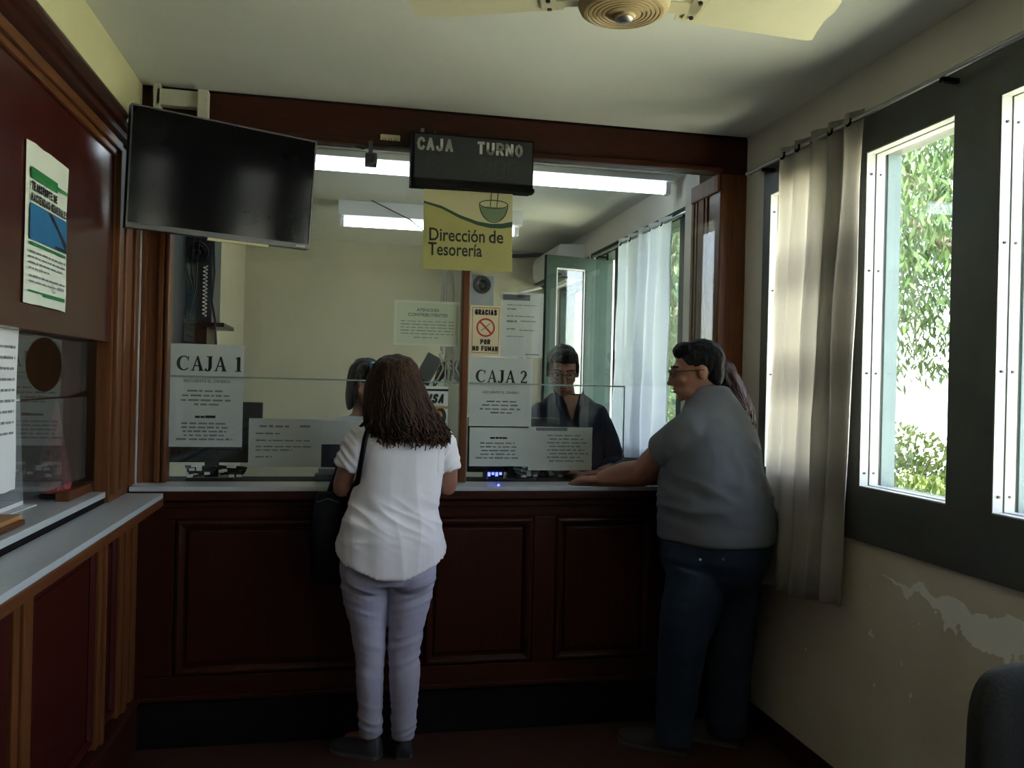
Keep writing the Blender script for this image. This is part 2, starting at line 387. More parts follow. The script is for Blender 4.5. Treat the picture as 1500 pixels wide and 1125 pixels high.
# flat print: everything is drawn in a local plane (s to the right, t up) then set on its surface
class Plane:
    def __init__(self, o, s, t): self.o, self.s, self.t = Vector(o), Vector(s).normalized(), Vector(t).normalized(); self.n = self.s.cross(self.t)
    def __call__(self, a, b, c=0.0): return self.o + self.s * a + self.t * b + self.n * c
def poly(bm, P, pts, c=0.0005):
    vs_ = [bm.verts.new(P(a, b, c)) for a, b in pts]; return bm.faces.new(vs_)
def rect(bm, P, a0, a1, b0, b1, c=0.0005): return poly(bm, P, [(a0, b0), (a1, b0), (a1, b1), (a0, b1)], c)
def sheet(name, P, w, h, m, parent=None, th=0.0012, curl=0.0, wob=0.0, nx=6, ny=8, smooth=True):
    bm = bmesh.new(); top = []
    for side in (0, 1):
        g = []
        for j in range(ny + 1):
            row = []
            for i in range(nx + 1):
                a, b = w * i / nx, h * j / ny
                c = curl * math.sin(math.pi * i / nx) + curl * 0.6 * math.sin(2.2 * math.pi * j / ny + 0.5) * (i / nx)
                e = wob * nz(a * 30, b * 30, 3.1)
                aa = a + (e if i in (0, nx) else 0); bb = b + (e if j in (0, ny) else 0)
                row.append(bm.verts.new(P(aa, bb, c - side * th)))
            g.append(row)
        top.append(g)
    for s, g in enumerate(top):
        for j in range(ny):
            for i in range(nx):
                q = (g[j][i], g[j][i + 1], g[j + 1][i + 1], g[j + 1][i]); bm.faces.new(q if s == 0 else tuple(reversed(q)))
    f0, b0 = top
    loop = lambda g: [g[0][i] for i in range(nx)] + [g[j][nx] for j in range(ny)] + [g[ny][nx - i] for i in range(nx)] + [g[ny - j][0] for j in range(ny)]
    A, B = loop(f0), loop(b0)
    for k in range(len(A)): bm.faces.new((A[(k + 1) % len(A)], A[k], B[k], B[(k + 1) % len(A)]))
    return fin(name, bm, m, parent)
def words(P, rows, m, parent, c=0.0006, name='text_lines', gap=0.012, seed=1):
    """small print too fine to read: rows of word-length dashes (a0, a1, b, height)"""
    rr = random.Random(seed); bm = bmesh.new()
    for a0, a1, b, h in rows:
        a = a0
        while a < a1:
            w = min(rr.uniform(0.012, 0.045), a1 - a)
            if w > 0.004: rect(bm, P, a, a + w, b, b + h * rr.uniform(0.8, 1.0), c)
            a += w + gap * rr.uniform(0.4, 0.8)
    return fin(name, bm, m, parent, kind='stuff')
def text(P, s, a, b, size, m, parent, name='lettering', width=None, bold=0.0, c=0.0006, align='LEFT', shear=0.0, kind=None):
    cu = bpy.data.curves.new('t', 'FONT'); cu.body = s; cu.size = size; cu.align_x = align; cu.offset = bold; cu.shear = shear; cu.resolution_u = 3
    o = bpy.data.objects.new('t', cu); COL.objects.link(o)
    dg = bpy.context.evaluated_depsgraph_get(); me = bpy.data.meshes.new_from_object(o.evaluated_get(dg))
    bpy.data.objects.remove(o)
    xs = [v.co.x for v in me.vertices]; k = 1.0
    if width and xs:
        k = width / (max(xs) - min(xs))
    for v in me.vertices:
        v.co = P(a + v.co.x * k, b + v.co.y, c)
    me.name = name; me.materials.clear()
    ob = link(name, me, m, None)
    if parent:
        ob.parent = parent; ob.matrix_parent_inverse = Matrix.Translation(-origin_of(parent))
    if kind: ob['kind'] = kind
    return ob
def serif(P, s, a, b, h, m, parent, name='lettering', c=0.0006):
    """bold roman capitals drawn from thick and thin strokes"""
    bm = bmesh.new(); thick, thin, sf = 0.22 * h, 0.075 * h, 0.06 * h
    def q(*pts): poly(bm, P, [(a + x, b + y) for x, y in pts], c)
    def strip(pts, ws):
        for i in range(len(pts) - 1):
            (x0, y0), (x1, y1) = pts[i], pts[i + 1]
            def nrm(j):
                p, n_ = pts[max(j - 1, 0)], pts[min(j + 1, len(pts) - 1)]; dx, dy = n_[0] - p[0], n_[1] - p[1]; L = math.hypot(dx, dy) or 1
                return -dy / L, dx / L
            n0, n1 = nrm(i), nrm(i + 1); w0, w1 = ws[i] / 2, ws[i + 1] / 2
            q((x0 + n0[0] * w0, y0 + n0[1] * w0), (x0 - n0[0] * w0, y0 - n0[1] * w0), (x1 - n1[0] * w1, y1 - n1[1] * w1), (x1 + n1[0] * w1, y1 + n1[1] * w1))
    for ch in s:
        if ch == ' ': a += 0.42 * h; continue
        if ch == 'C':
            pts, ws = [], []
            for k in range(25):
                t = R(42 + (318 - 42) * k / 24); pts.append((0.42 * h + 0.36 * h * math.cos(t), 0.5 * h + 0.46 * h * math.sin(t))); ws.append(thin + (thick - thin) * max(0, -math.cos(t)) ** 1.3)
            strip(pts, ws); q((0.66 * h, 0.68 * h), (0.72 * h, 0.68 * h), (0.74 * h, 0.98 * h), (0.69 * h, 0.98 * h)); adv = 0.86
        elif ch == 'A':
            q((0.08 * h, 0), (0.08 * h + thin * 1.2, 0), (0.40 * h + thin, h), (0.40 * h, h))
            q((0.56 * h, 0), (0.56 * h + thick, 0), (0.40 * h + thin, h), (0.36 * h, h * 0.96))
            q((0.20 * h, 0.30 * h), (0.62 * h, 0.30 * h), (0.60 * h, 0.30 * h + thin), (0.22 * h, 0.30 * h + thin))
            q((0, 0), (0.24 * h, 0), (0.24 * h, sf), (0, sf)); q((0.48 * h, 0), (0.82 * h, 0), (0.82 * h, sf), (0.48 * h, sf)); adv = 0.86
        elif ch == 'J':
            q((0.26 * h, 0.18 * h), (0.26 * h + thick, 0.18 * h), (0.26 * h + thick, h), (0.26 * h, h))
            q((0.14 * h, h - sf), (0.54 * h, h - sf), (0.54 * h, h), (0.14 * h, h))
            strip([(0.345 * h, 0.20 * h), (0.31 * h, 0.06 * h), (0.20 * h, 0.01 * h), (0.09 * h, 0.06 * h), (0.09 * h, 0.16 * h)], [thick, thick * 0.8, thin * 1.2, thick * 0.7, thick * 0.6]); adv = 0.62
        elif ch == '1':
            q((0.20 * h, 0), (0.20 * h + thick, 0), (0.20 * h + thick, h), (0.20 * h, h * 0.97)); q((0.06 * h, 0.84 * h), (0.22 * h, 0.88 * h), (0.30 * h, h), (0.24 * h, h))
            q((0.08 * h, 0), (0.5 * h, 0), (0.5 * h, sf), (0.08 * h, sf)); adv = 0.6
        elif ch == '2':
            strip([(0.06 * h, 0.74 * h), (0.13 * h, 0.90 * h), (0.28 * h, 0.965 * h), (0.42 * h, 0.88 * h), (0.45 * h, 0.70 * h), (0.36 * h, 0.48 * h), (0.20 * h, 0.26 * h), (0.06 * h, 0.08 * h)],
                  [thin * 1.4, thin * 1.8, thin * 1.6, thick * 0.8, thick, thick * 0.8, thick * 0.5, thin])
            q((0.04 * h, 0), (0.55 * h, 0), (0.58 * h, 0.22 * h), (0.50 * h, 0.13 * h), (0.10 * h, 0.13 * h)); adv = 0.66
        a += adv * h
    return fin(name, bm, m, parent)

GLY = {
 'A': [[(0, 0), (.5, 1), (1, 0)], [(.2, .32), (.8, .32)]], 'C': [[(1, .78), (.82, .95), (.5, 1), (.16, .88), (0, .5), (.16, .12), (.5, 0), (.82, .05), (1, .22)]],
 'D': [[(0, 0), (0, 1), (.5, 1), (.88, .82), (1, .5), (.88, .18), (.5, 0), (0, 0)]], 'E': [[(1, 0), (0, 0), (0, 1), (1, 1)], [(0, .52), (.85, .52)]], 'F': [[(0, 0), (0, 1), (1, 1)], [(0, .5), (.85, .5)]],
 'G': [[(1, .78), (.82, .95), (.5, 1), (.16, .88), (0, .5), (.16, .12), (.5, 0), (.85, .06), (1, .2), (1, .48), (.6, .48)]], 'H': [[(0, 0), (0, 1)], [(1, 0), (1, 1)], [(0, .5), (1, .5)]], 'I': [[(.5, 0), (.5, 1)]],
 'J': [[(.85, 1), (.85, .25), (.7, .05), (.42, 0), (.15, .06), (0, .28)]], 'L': [[(0, 1), (0, 0), (1, 0)]], 'M': [[(0, 0), (0, 1), (.5, .3), (1, 1), (1, 0)]], 'N': [[(0, 0), (0, 1), (1, 0), (1, 1)]],
 'O': [[(.5, 1), (.14, .86), (0, .5), (.14, .14), (.5, 0), (.86, .14), (1, .5), (.86, .86), (.5, 1)]], 'P': [[(0, 0), (0, 1), (.65, 1), (1, .88), (1, .62), (.65, .48), (0, .48)]],
 'R': [[(0, 0), (0, 1), (.65, 1), (1, .88), (1, .62), (.65, .48), (0, .48)], [(.5, .48), (1, 0)]], 'S': [[(.95, .82), (.75, .97), (.45, 1), (.1, .88), (.1, .64), (.5, .52), (.92, .38), (.92, .12), (.55, 0), (.2, .03), (0, .2)]],
 'T': [[(.5, 0), (.5, 1)], [(0, 1), (1, 1)]], 'U': [[(0, 1), (0, .28), (.18, .06), (.5, 0), (.82, .06), (1, .28), (1, 1)]], 'V': [[(0, 1), (.5, 0), (1, 1)]]}
def sans(P, s, a, b, h, width, m, parent, name='lettering', wt=0.2, c=0.0006, shear=0.0):
    """block capitals from even strokes, fitted to a width"""
    bm = bmesh.new(); n = len(s); units = sum(0.45 if ch == 'I' else 1.25 if ch == 'M' else 1.0 for ch in s); gap = 0.30 + wt * 0.35
    k = width / (units + gap * (n - 1)); w = h * wt; x = a
    for ch in s:
        cw = (0.45 if ch == 'I' else 1.25 if ch == 'M' else 1.0) * k
        for st_ in GLY[ch]:
            pts = [(x + w * 0.3 + (cw - w * 0.6) * u_, b + w / 2 + (h - w) * v) for u_, v in st_]; pts = [(p + shear * (q - b), q) for p, q in pts]
            for (x0, y0), (x1, y1) in zip(pts, pts[1:]):
                L = math.hypot(x1 - x0, y1 - y0) or 1; dx, dy = (x1 - x0) / L, (y1 - y0) / L; e = w * 0.36; hx = w * 0.5
                x0e, y0e, x1e, y1e = x0 - dx * e, y0 - dy * e, x1 + dx * e, y1 + dy * e
                poly(bm, P, [(x0e + dy * hx, y0e - dx * hx), (x1e + dy * hx, y1e - dx * hx), (x1e - dy * hx, y1e + dx * hx), (x0e - dy * hx, y0e + dx * hx)], c)
        x += cw + gap * k
    return fin(name, bm, m, parent)

XL, XR, YB, ZC = -0.857, 1.893, 3.771, 2.77

# ------------------------------------------------------------------ room shell
def struct(name, m, *boxes, bev=0.0):
    bm = bmesh.new()
    for b in boxes: box(bm, *b, bev)
    return tag(fin(name, bm, m), kind='structure')
struct('floor', M_FLOOR, (-2.3, 2.14, -1.65, 7.75, -0.35, 0.0))
struct('ceiling', M_CEIL, (-2.3, 2.14, -1.65, 7.75, ZC, ZC + 0.2))
struct('wall_far', M_YEL, (-2.3, 2.14, 7.6, 7.75, 0, ZC))
struct('wall_rear', M_YEL, (-2.3, 2.14, -1.65, -1.5, 0, ZC))
struct('wall_office_left', M_YEL, (-1.0, XL, 4.05, 7.6, 0, ZC))

# right-hand wall with its window openings
WIN = [(-1.0, 0.62), (0.83, 3.575), (4.46, 6.34), (6.44, 7.36)]           # y spans of the window frames
ZS, ZT = 1.01, 2.575
bm = bmesh.new()
x0, x1 = XR, 2.14
box(bm, x0, x1, -1.65, 7.75, -0.1, ZS); box(bm, x0, x1, -1.65, 7.75, ZT, ZC)
ys = [-1.65] + [v for w in WIN for v in w] + [7.75]
for a, b in zip(ys[0::2], ys[1::2]): box(bm, x0, x1, a, b, ZS, ZT)
tag(fin('wall_right', bm, M_PEEL), kind='structure')
struct('baseboard_right', M_WOOD, (XR - 0.016, XR, -1.5, 3.70, 0, 0.098), bev=0.003)

def window(n, ya, yb, panes, gm, first=0, beads=True):
    w = thing('window_%d' % n, None, None, (XR, (ya + yb) / 2, ZS), kind='structure')
    bm = bmesh.new(); xa, xb = XR - 0.014, XR + 0.13
    z0, z1 = 1.20, 2.437
    box(bm, xa, xb, ya, yb, ZS - 0.01, z0); box(bm, xa, xb, ya, yb, z1, ZT + 0.005)
    e = [ya] + [v for p in panes for v in p] + [yb]
    for a, b in zip(e[0::2], e[1::2]): box(bm, xa, xb, a, b, z0, z1)
    fin('window_frame', bm, gm, w)
    for i, (a, b) in enumerate(panes):
        bxk = XR + 0.068
        bm = bmesh.new(); box(bm, bxk, bxk + 0.005, a, b, z0, z1); fin('glass_pane', bm, M_GLASSD, w)
        if beads:
            bm = bmesh.new()
            for (s0, s1, k) in ((XR - 0.012, XR + 0.022, 0.004), (XR + 0.027, XR + 0.062, 0.006)):
                box(bm, s0, s1, b - k, b + 0.0, z0 + 0.004, z1 - 0.004); box(bm, s0, s1, a, a + k, z0 + 0.004, z1 - 0.004)
                box(bm, s0, s1, a, b, z1 - k, z1); box(bm, s0, s1, a, b, z0, z0 + k)
            fin('glazing_bead', bm, M_ALU, w)
            bm = bmesh.new()
            for zz in (z0 + 0.05, z0 + 0.42, z0 + 0.80, z1 - 0.08):
                for xx in (XR + 0.006, XR + 0.043):
                    tube(bm, [(xx, b - 0.004, zz), (xx, b - 0.009, zz)], 0.0042, 8, caps=False)
            fin('screw', bm, M_BLACK, w, kind='stuff')
        bm = bmesh.new(); box(bm, XR + 0.075, XR + 0.13, b - 0.006, b, z0, z1); box(bm, XR + 0.075, XR + 0.13, a, a + 0.006, z0, z1)
        fin('outer_jamb', bm, M_TEAL, w)
    return w
window(1, *WIN[1], [(1.04, 1.50), (1.69, 2.15), (2.34, 2.80), (3.04, 3.515)], M_GREEN)
window(3, *WIN[0], [(-0.80, -0.34), (-0.05, 0.41)], M_GREEN)
w2 = window(2, *WIN[2], [(4.57, 5.04), (5.22, 5.66)], M_OGREEN, beads=False) if False else None
# office window: two glazed openings and a third whose sash stands open into the room
w2 = thing('window_2', None, None, (XR, 5.4, ZS), kind='structure')
bm = bmesh.new(); e = [4.46, 4.56, 5.04, 5.16, 5.64, 5.74, 6.22, 6.34]
box(bm, XR - 0.014, XR + 0.13, 4.46, 6.34, ZS - 0.01, 1.16); box(bm, XR - 0.014, XR + 0.13, 4.46, 6.34, 2.52, ZT + 0.005)
for a, b in zip(e[0::2], e[1::2]): box(bm, XR - 0.014, XR + 0.13, a, b, 1.16, 2.52)
fin('window_frame', bm, M_OGREEN, w2)
for a, b in ((4.56, 5.04), (5.16, 5.64)):
    bm = bmesh.new(); box(bm, XR + 0.06, XR + 0.066, a, b, 1.16, 2.52); fin('glass_pane', bm, M_GLASSD, w2)
w4 = thing('window_4', None, None, (XR, 6.9, ZS), kind='structure')
bm = bmesh.new()
for q in ((6.44, 7.36, ZS - 0.01, 1.10), (6.44, 7.36, 2.37, ZT + 0.005), (6.44, 6.52, 1.10, 2.37), (7.28, 7.36, 1.10, 2.37)): box(bm, XR, XR + 0.13, *q)
fin('window_frame', bm, M_OGREEN, w4)
bm = bmesh.new(); box(bm, XR + 0.06, XR + 0.066, 6.52, 7.28, 1.10, 2.37); fin('glass_pane', bm, M_GLASSD, w4)
ws = thing('window_sash', 'bottle-green window sash standing open into the office', 'window sash', (1.87, 6.2, 1.14))
def sash_box(bm, t0, t1, z0, z1, d=0.02):
    A, B = Vector((1.872, 6.215, 0)), Vector((1.462, 6.115, 0)); dr = (B - A).normalized(); nn = Vector((-dr.y, dr.x, 0)) * d
    for vv in box(bm, t0, t1, -1, 1, z0, z1):
        c = vv.co.copy(); vv.co = A + dr * c.x + nn * c.y + Vector((0, 0, c.z))
L_ = 0.422
for t0, t1, z0, z1 in ((0, 0.085, 1.14, 2.52), (L_ - 0.085, L_, 1.14, 2.52), (0.085, L_ - 0.085, 1.14, 1.26), (0.085, L_ - 0.085, 2.43, 2.52)):
    bm = bmesh.new(); sash_box(bm, t0, t1, z0, z1); fin('sash_rail', bm, M_OGREEN, ws)
bm = bmesh.new(); sash_box(bm, 0.085, L_ - 0.085, 1.26, 2.43, 0.003); fin('glass_pane', bm, M_GLASSD, ws)
bm = bmesh.new()
for t0, t1, z0, z1 in ((0.085, 0.097, 1.26, 2.43), (L_ - 0.097, L_ - 0.085, 1.26, 2.43), (0.09, L_ - 0.09, 2.418, 2.43)): sash_box(bm, t0, t1, z0, z1, 0.012)
fin('glazing_bead', bm, M_ALU, ws)

# ------------------------------------------------------------------ partition at the end of the room
wb = thing('wall_back', None, None, (0.5, YB, 0), kind='structure')
def moulded(bm, x0, x1, z0, z1, y, w=0.03, d=0.018, axis='y'):
    """picture-frame moulding: four mitred strips standing proud of the plane"""
    prof = [(0, 0), (0.25, 0.8), (0.5, 1.0), (0.75, 0.75), (1.0, 0.15)]
    def put(a, b, c): return (a, y - c, b) if axis == 'y' else (y + c, a, b)
    loops = []
    for t, h in prof:
        k = w * t
        loops.append([bm.verts.new(put(a, b, d * h)) for a, b in ((x0 + k, z0 + k), (x1 - k, z0 + k), (x1 - k, z1 - k), (x0 + k, z1 - k))])
    for A, B in zip(loops, loops[1:]):
        for i in range(4):
            try: bm.faces.new((A[i], A[(i + 1) % 4], B[(i + 1) % 4], B[i]))
            except ValueError: pass
bx('lintel_beam', M_WOODH, wb, XL, XR, YB, 3.84, 2.585, ZC - 0.012, 0.006)
bx('lintel_lip', M_WOODH, wb, -0.73, 1.757, 3.752, YB + 0.002, 2.585, 2.612, 0.006)
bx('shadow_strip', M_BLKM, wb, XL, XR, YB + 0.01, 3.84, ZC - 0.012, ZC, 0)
bm = bmesh.new(); box(bm, XL, -0.728, YB, 3.86, 1.095, 2.585, 0.006)
for xx, ww in ((-0.845, 0.03), (-0.772, 0.022), (-0.742, 0.014)): box(bm, xx, xx + ww, 3.757, YB + 0.004, 1.097, 2.585, 0.005)
fin('left_post', bm, M_POST, wb)
bm = bmesh.new(); box(bm, 1.757, XR, YB, 3.90, 1.095, 2.585, 0.006); fin('right_post', bm, M_POST, wb)
# deep panelled return behind the right post
bm = bmesh.new(); box(bm, 1.765, XR, 3.90, 4.12, 1.095, 2.585, 0.004)
for a, b in ((3.915, 3.935), (3.955, 4.02), (4.035, 4.055), (4.075, 4.105)): box(bm, 1.752, 1.768, a, b, 1.11, 2.54, 0.004)
fin('jamb_panel', bm, M_JAMB, wb)
bx('jamb_head', M_JAMB, wb, 1.745, 1.765, 3.78, 4.1, 2.50, 2.585, 0.006)
bx('centre_post', M_POST, wb, 0.522, 0.556, 3.775, 3.845, 1.095, 2.585, 0.006)
bx('office_return', M_OWALL, wb, 1.80, XR, 4.12, 4.3, 0, ZC, 0)
# screen glass, two heights per bay
def pane(x0, x1, z0, z1, y=3.80, m=None):
    bm = bmesh.new(); box(bm, x0, x1, y, y + 0.005, z0, z1); return fin('glass_pane', bm, m or M_GLASS, wb)
pane(-0.728, 0.522, 1.552, 2.585); pane(-0.728, 0.522, 1.098, 1.545)
pane(0.556, 1.757, 1.552, 2.585); pane(0.556, 1.307, 1.098, 1.545)
bm = bmesh.new(); box(bm, -0.728, 0.522, 3.798, 3.807, 1.545, 1.552); box(bm, 0.556, 1.307, 3.798, 3.807, 1.545, 1.552); box(bm, 1.305, 1.309, 3.799, 3.806, 1.098, 1.548)
fin('glass_joint', bm, M_EDGE, wb)

# ------------------------------------------------------------------ service counter
cn = thing('service_counter', 'dark red panelled counter with thin pale laminate top below the glass screen', 'counter', (0.5, 3.72, 0))
bx('worktop', M_LAM, cn, XL + 0.02, XR, 3.625, 3.815, 1.078, 1.097, 0.003); bx('inner_worktop', M_BLKM, cn, XL + 0.02, XR, 3.815, 4.02, 1.078, 1.096, 0.003)
bx('top_edging', M_WOODH, cn, XL + 0.02, XR, 3.632, 3.70, 1.040, 1.078, 0.006)
bx('carcass', M_WOODH, cn, XL + 0.02, XR, 3.715, 3.99, 0.0, 1.078, 0)
bx('top_rail', M_WOODH, cn, XL + 0.02, XR, 3.692, 3.716, 0.955, 1.042, 0.005)
bx('moulding_strip', M_WOODH, cn, XL + 0.02, XR, 3.676, 3.694, 1.002, 1.030, 0.008)
bx('bottom_rail', M_WOODH, cn, XL + 0.02, XR, 3.692, 3.716, 0.215, 0.300, 0.005)
bx('kickboard', M_BLKM, cn, XL + 0.02, XR, 3.70, 3.716, 0.0, 0.215, 0.0)
bx('kick_strip', M_WOODH, cn, XL + 0.02, XR, 3.682, 3.70, 0.198, 0.218, 0.005)
PAN = [(-0.67, 0.27), (0.37, 0.86), (0.96, 1.42), (1.51, 1.83)]
st = [XL + 0.02] + [v for p in PAN for v in p] + [XR]
for a, b in zip(st[0::2], st[1::2]): bx('stile', M_WOOD, cn, a, b, 3.692, 3.716, 0.300, 0.955, 0.004)
for a, b in PAN:
    bm = bmesh.new(); box(bm, a + 0.05, b - 0.05, 3.704, 3.716, 0.35, 0.905, 0.008); moulded(bm, a, b, 0.30, 0.955, 3.698, 0.038, 0.016)
    fin('panel', bm, M_WOOD, cn)

# ------------------------------------------------------------------ left-hand timber partition with a second cash window
wl_ = thing('wall_left', None, None, (XL, 1.0, 0), kind='structure')
bx('plaster_band', M_BAND, wl_, -1.0, XL, -1.5, 3.771, 2.44, ZC, 0)
bm = bmesh.new()     # crown: a swelling cornice extruded along the wall
prof = [(-0.856, 2.42), (-0.838, 2.425), (-0.826, 2.438), (-0.822, 2.455), (-0.808, 2.462), (-0.798, 2.478), (-0.795, 2.497), (-0.802, 2.514), (-0.818, 2.522), (-0.857, 2.524)]
R0 = [bm.verts.new((a, -1.5, b)) for a, b in prof]; R1 = [bm.verts.new((a, 3.70, b)) for a, b in prof]
for i in range(len(prof) - 1): bm.faces.new((R0[i], R0[i + 1], R1[i + 1], R1[i]))
bm.faces.new(R1); bm.faces.new(list(reversed(R0)))
fin('cornice', bm, M_WOOD, wl_, smooth=True)
bx('upper_board', M_PANEL, wl_, -0.90, -0.853, -1.5, 3.36, 1.668, 2.44, 0)
bm = bmesh.new()
for z0, z1, xx in ((2.385, 2.42, -0.832), (2.36, 2.385, -0.842)): box(bm, -0.86, xx, -1.5, 3.40, z0, z1, 0.006)
fin('head_moulding', bm, M_POSTY, wl_)
bm = bmesh.new(); box(bm, -0.90, -0.845, 3.36, 3.70, 1.0, 2.42, 0.005)
for a, b, xx in ((3.365, 3.40, -0.828), (3.43, 3.47, -0.838), (3.50, 3.60, -0.836), (3.63, 3.69, -0.830)): box(bm, -0.86, xx, a, b, 1.10, 2.385, 0.006)
fin('corner_post', bm, M_POST, wl_)
bx('corner_gap_strip', M_ALU, wl_, -0.85, -0.828, 3.700, 3.712, 0.15, 2.4, 0.001, label='thin pale strip in the corner joint')
bx('glass_head', M_WOOD, wl_, -0.96, -0.90, -1.5, 3.36, 1.668, 1.72, 0.003)
bx('inner_worktop', M_LAM, wl_, -1.75, XL, -1.5, 3.70, 1.090, 1.112, 0.003)
bx('worktop_gap', M_BLKM, wl_, -0.90, -0.862, -1.5, 3.70, 1.04, 1.090, 0)
bm = bmesh.new(); box(bm, -0.95, -0.905, 3.10, 3.36, 1.112, 1.145, 0.004); box(bm, -0.95, -0.905, -1.45, 1.9, 1.112, 1.145, 0.004)
fin('glass_sill', bm, M_POSTY, wl_)
# panes: the upper one has the oval speaking hole
def pane_hole(y0, y1, z0, z1, cy, cz, ry, rz, x, m):
    bm = bmesh.new(); N = 32; fr = []
    for xx in (x, x + 0.005):
        inn, out = [], []
        for k in range(N):
            a = 2 * math.pi * k / N; c, s = math.cos(a), math.sin(a)
            inn.append(bm.verts.new((xx, cy + ry * c, cz + rz * s)))
            tx = min((y1 - cy) / c if c > 1e-6 else 1e9, (y0 - cy) / c if c < -1e-6 else 1e9); tz = min((z1 - cz) / s if s > 1e-6 else 1e9, (z0 - cz) / s if s < -1e-6 else 1e9)
            t = min(tx, tz); out.append(bm.verts.new((xx, cy + c * t, cz + s * t)))
        fr.append((inn, out))
    for inn, out in fr:
        for k in range(N): bm.faces.new((inn[k], inn[(k + 1) % N], out[(k + 1) % N], out[k]))
    for k in range(N):
        bm.faces.new((fr[0][0][k], fr[0][0][(k + 1) % N], fr[1][0][(k + 1) % N], fr[1][0][k]))
    bmesh.ops.recalc_face_normals(bm, faces=bm.faces)
    return fin('glass_pane', bm, m, wl_)
pane_hole(2.45, 3.34, 1.47, 1.668, 2.90, 1.575, 0.17, 0.086, -0.93, M_GLASSL)
for y0, y1, z0, z1 in ((-1.45, 2.44, 1.47, 1.668), (-1.45, 3.33, 1.17, 1.465)):
    bm = bmesh.new(); box(bm, -0.925, -0.920, y0, y1, z0, z1); fin('glass_pane', bm, M_GLASSL, wl_)
# booth behind that glass
struct('wall_booth', M_BOOTH, (-2.1, -1.98, -1.5, 3.75, 0, ZC), (-2.1, -0.90, 3.70, 3.771, 0, ZC))
struct('wall_booth_head', M_PANEL, (-2.0, -0.90, -1.5, 3.70, 2.3, 2.42))
# wainscot under the ledge
bx('lower_board', M_PANEL, wl_, -0.90, -0.842, -1.5, 3.70, 0.0, 1.05, 0)
STL = [(1.12, 1.25), (1.75, 1.88), (2.38, 2.52), (3.16, 3.26), (3.44, 3.70)]
for a, b in STL:
    bm = bmesh.new(); box(bm, -0.845, -0.818, a, b, 0.20, 0.985, 0.004)
    if b - a > 0.2: box(bm, -0.83, -0.806, a + 0.05, a + 0.10, 0.2, 0.985, 0.005); box(bm, -0.83, -0.806, a + 0.16, a + 0.22, 0.2, 0.985, 0.005)
    else: box(bm, -0.83, -0.808, a + 0.04, b - 0.03, 0.2, 0.985, 0.005)
    fin('stile', bm, M_POST, wl_)
bx('wainscot_rail', M_POSTY, wl_, -0.845, -0.812, -1.5, 3.70, 0.972, 1.042, 0.005)
bx('wainscot_base', M_WOOD, wl_, -0.845, -0.80, -1.5, 3.70, 0.0, 0.20, 0.008)
bx('base_moulding', M_WOOD, wl_, -0.845, -0.79, -1.5, 3.70, 0.20, 0.235, 0.010)
for a, b in ((1.25, 1.75), (1.88, 2.38), (2.52, 3.16), (3.26, 3.44)):
    bm = bmesh.new(); moulded(bm, a, b, 0.25, 0.965, -0.842, 0.035, 0.018, axis='x')
    box(bm, -0.845, -0.834, a + 0.06, b - 0.06, 0.31, 0.905, 0.005)
    fin('panel', bm, M_PANEL, wl_)
lg = thing('counter_ledge', 'pale laminate ledge projecting from the left-hand timber wall', 'ledge', (-0.78, 1.0, 1.05))
bx('ledge_top', M_LAM, lg, XL, -0.705, -1.45, 3.622, 1.052, 1.072, 0.003)
bx('ledge_edging', M_POSTY, lg, -0.722, -0.703, -1.45, 3.622, 1.020, 1.052, 0.004)
bx('ledge_underside', M_POSTY, lg, -0.80, -0.722, -1.45, 3.60, 1.035, 1.052, 0.002)

# ------------------------------------------------------------------ outside: ground, trees, shrubs
struct('ground', M_LAWN, (2.14, 60, -40, 60, -0.6, -0.35), (-40, 2.14, -40, -1.65, -0.6, -0.35))
def leaf_mesh(pts, dirs, size, asp=0.35, droop=0.0):
    n = len(pts); V = np.empty((n, 4, 3))
    a = rng.normal(size=(n, 3)); 
    d = dirs / np.linalg.norm(dirs, axis=1, keepdims=True)
    s = np.cross(d, a); s /= np.linalg.norm(s, axis=1, keepdims=True)
    L = size * rng.uniform(0.6, 1.3, (n, 1)); W = L * asp
    V[:, 0] = pts; V[:, 1] = pts + d * L * 0.5 + s * W * 0.5; V[:, 2] = pts + d * L; V[:, 3] = pts + d * L * 0.5 - s * W * 0.5
    me = bpy.data.meshes.new('leaves'); me.from_pydata(V.reshape(-1, 3).tolist(), [], np.arange(n * 4).reshape(-1, 4).tolist()); me.update()
    return me
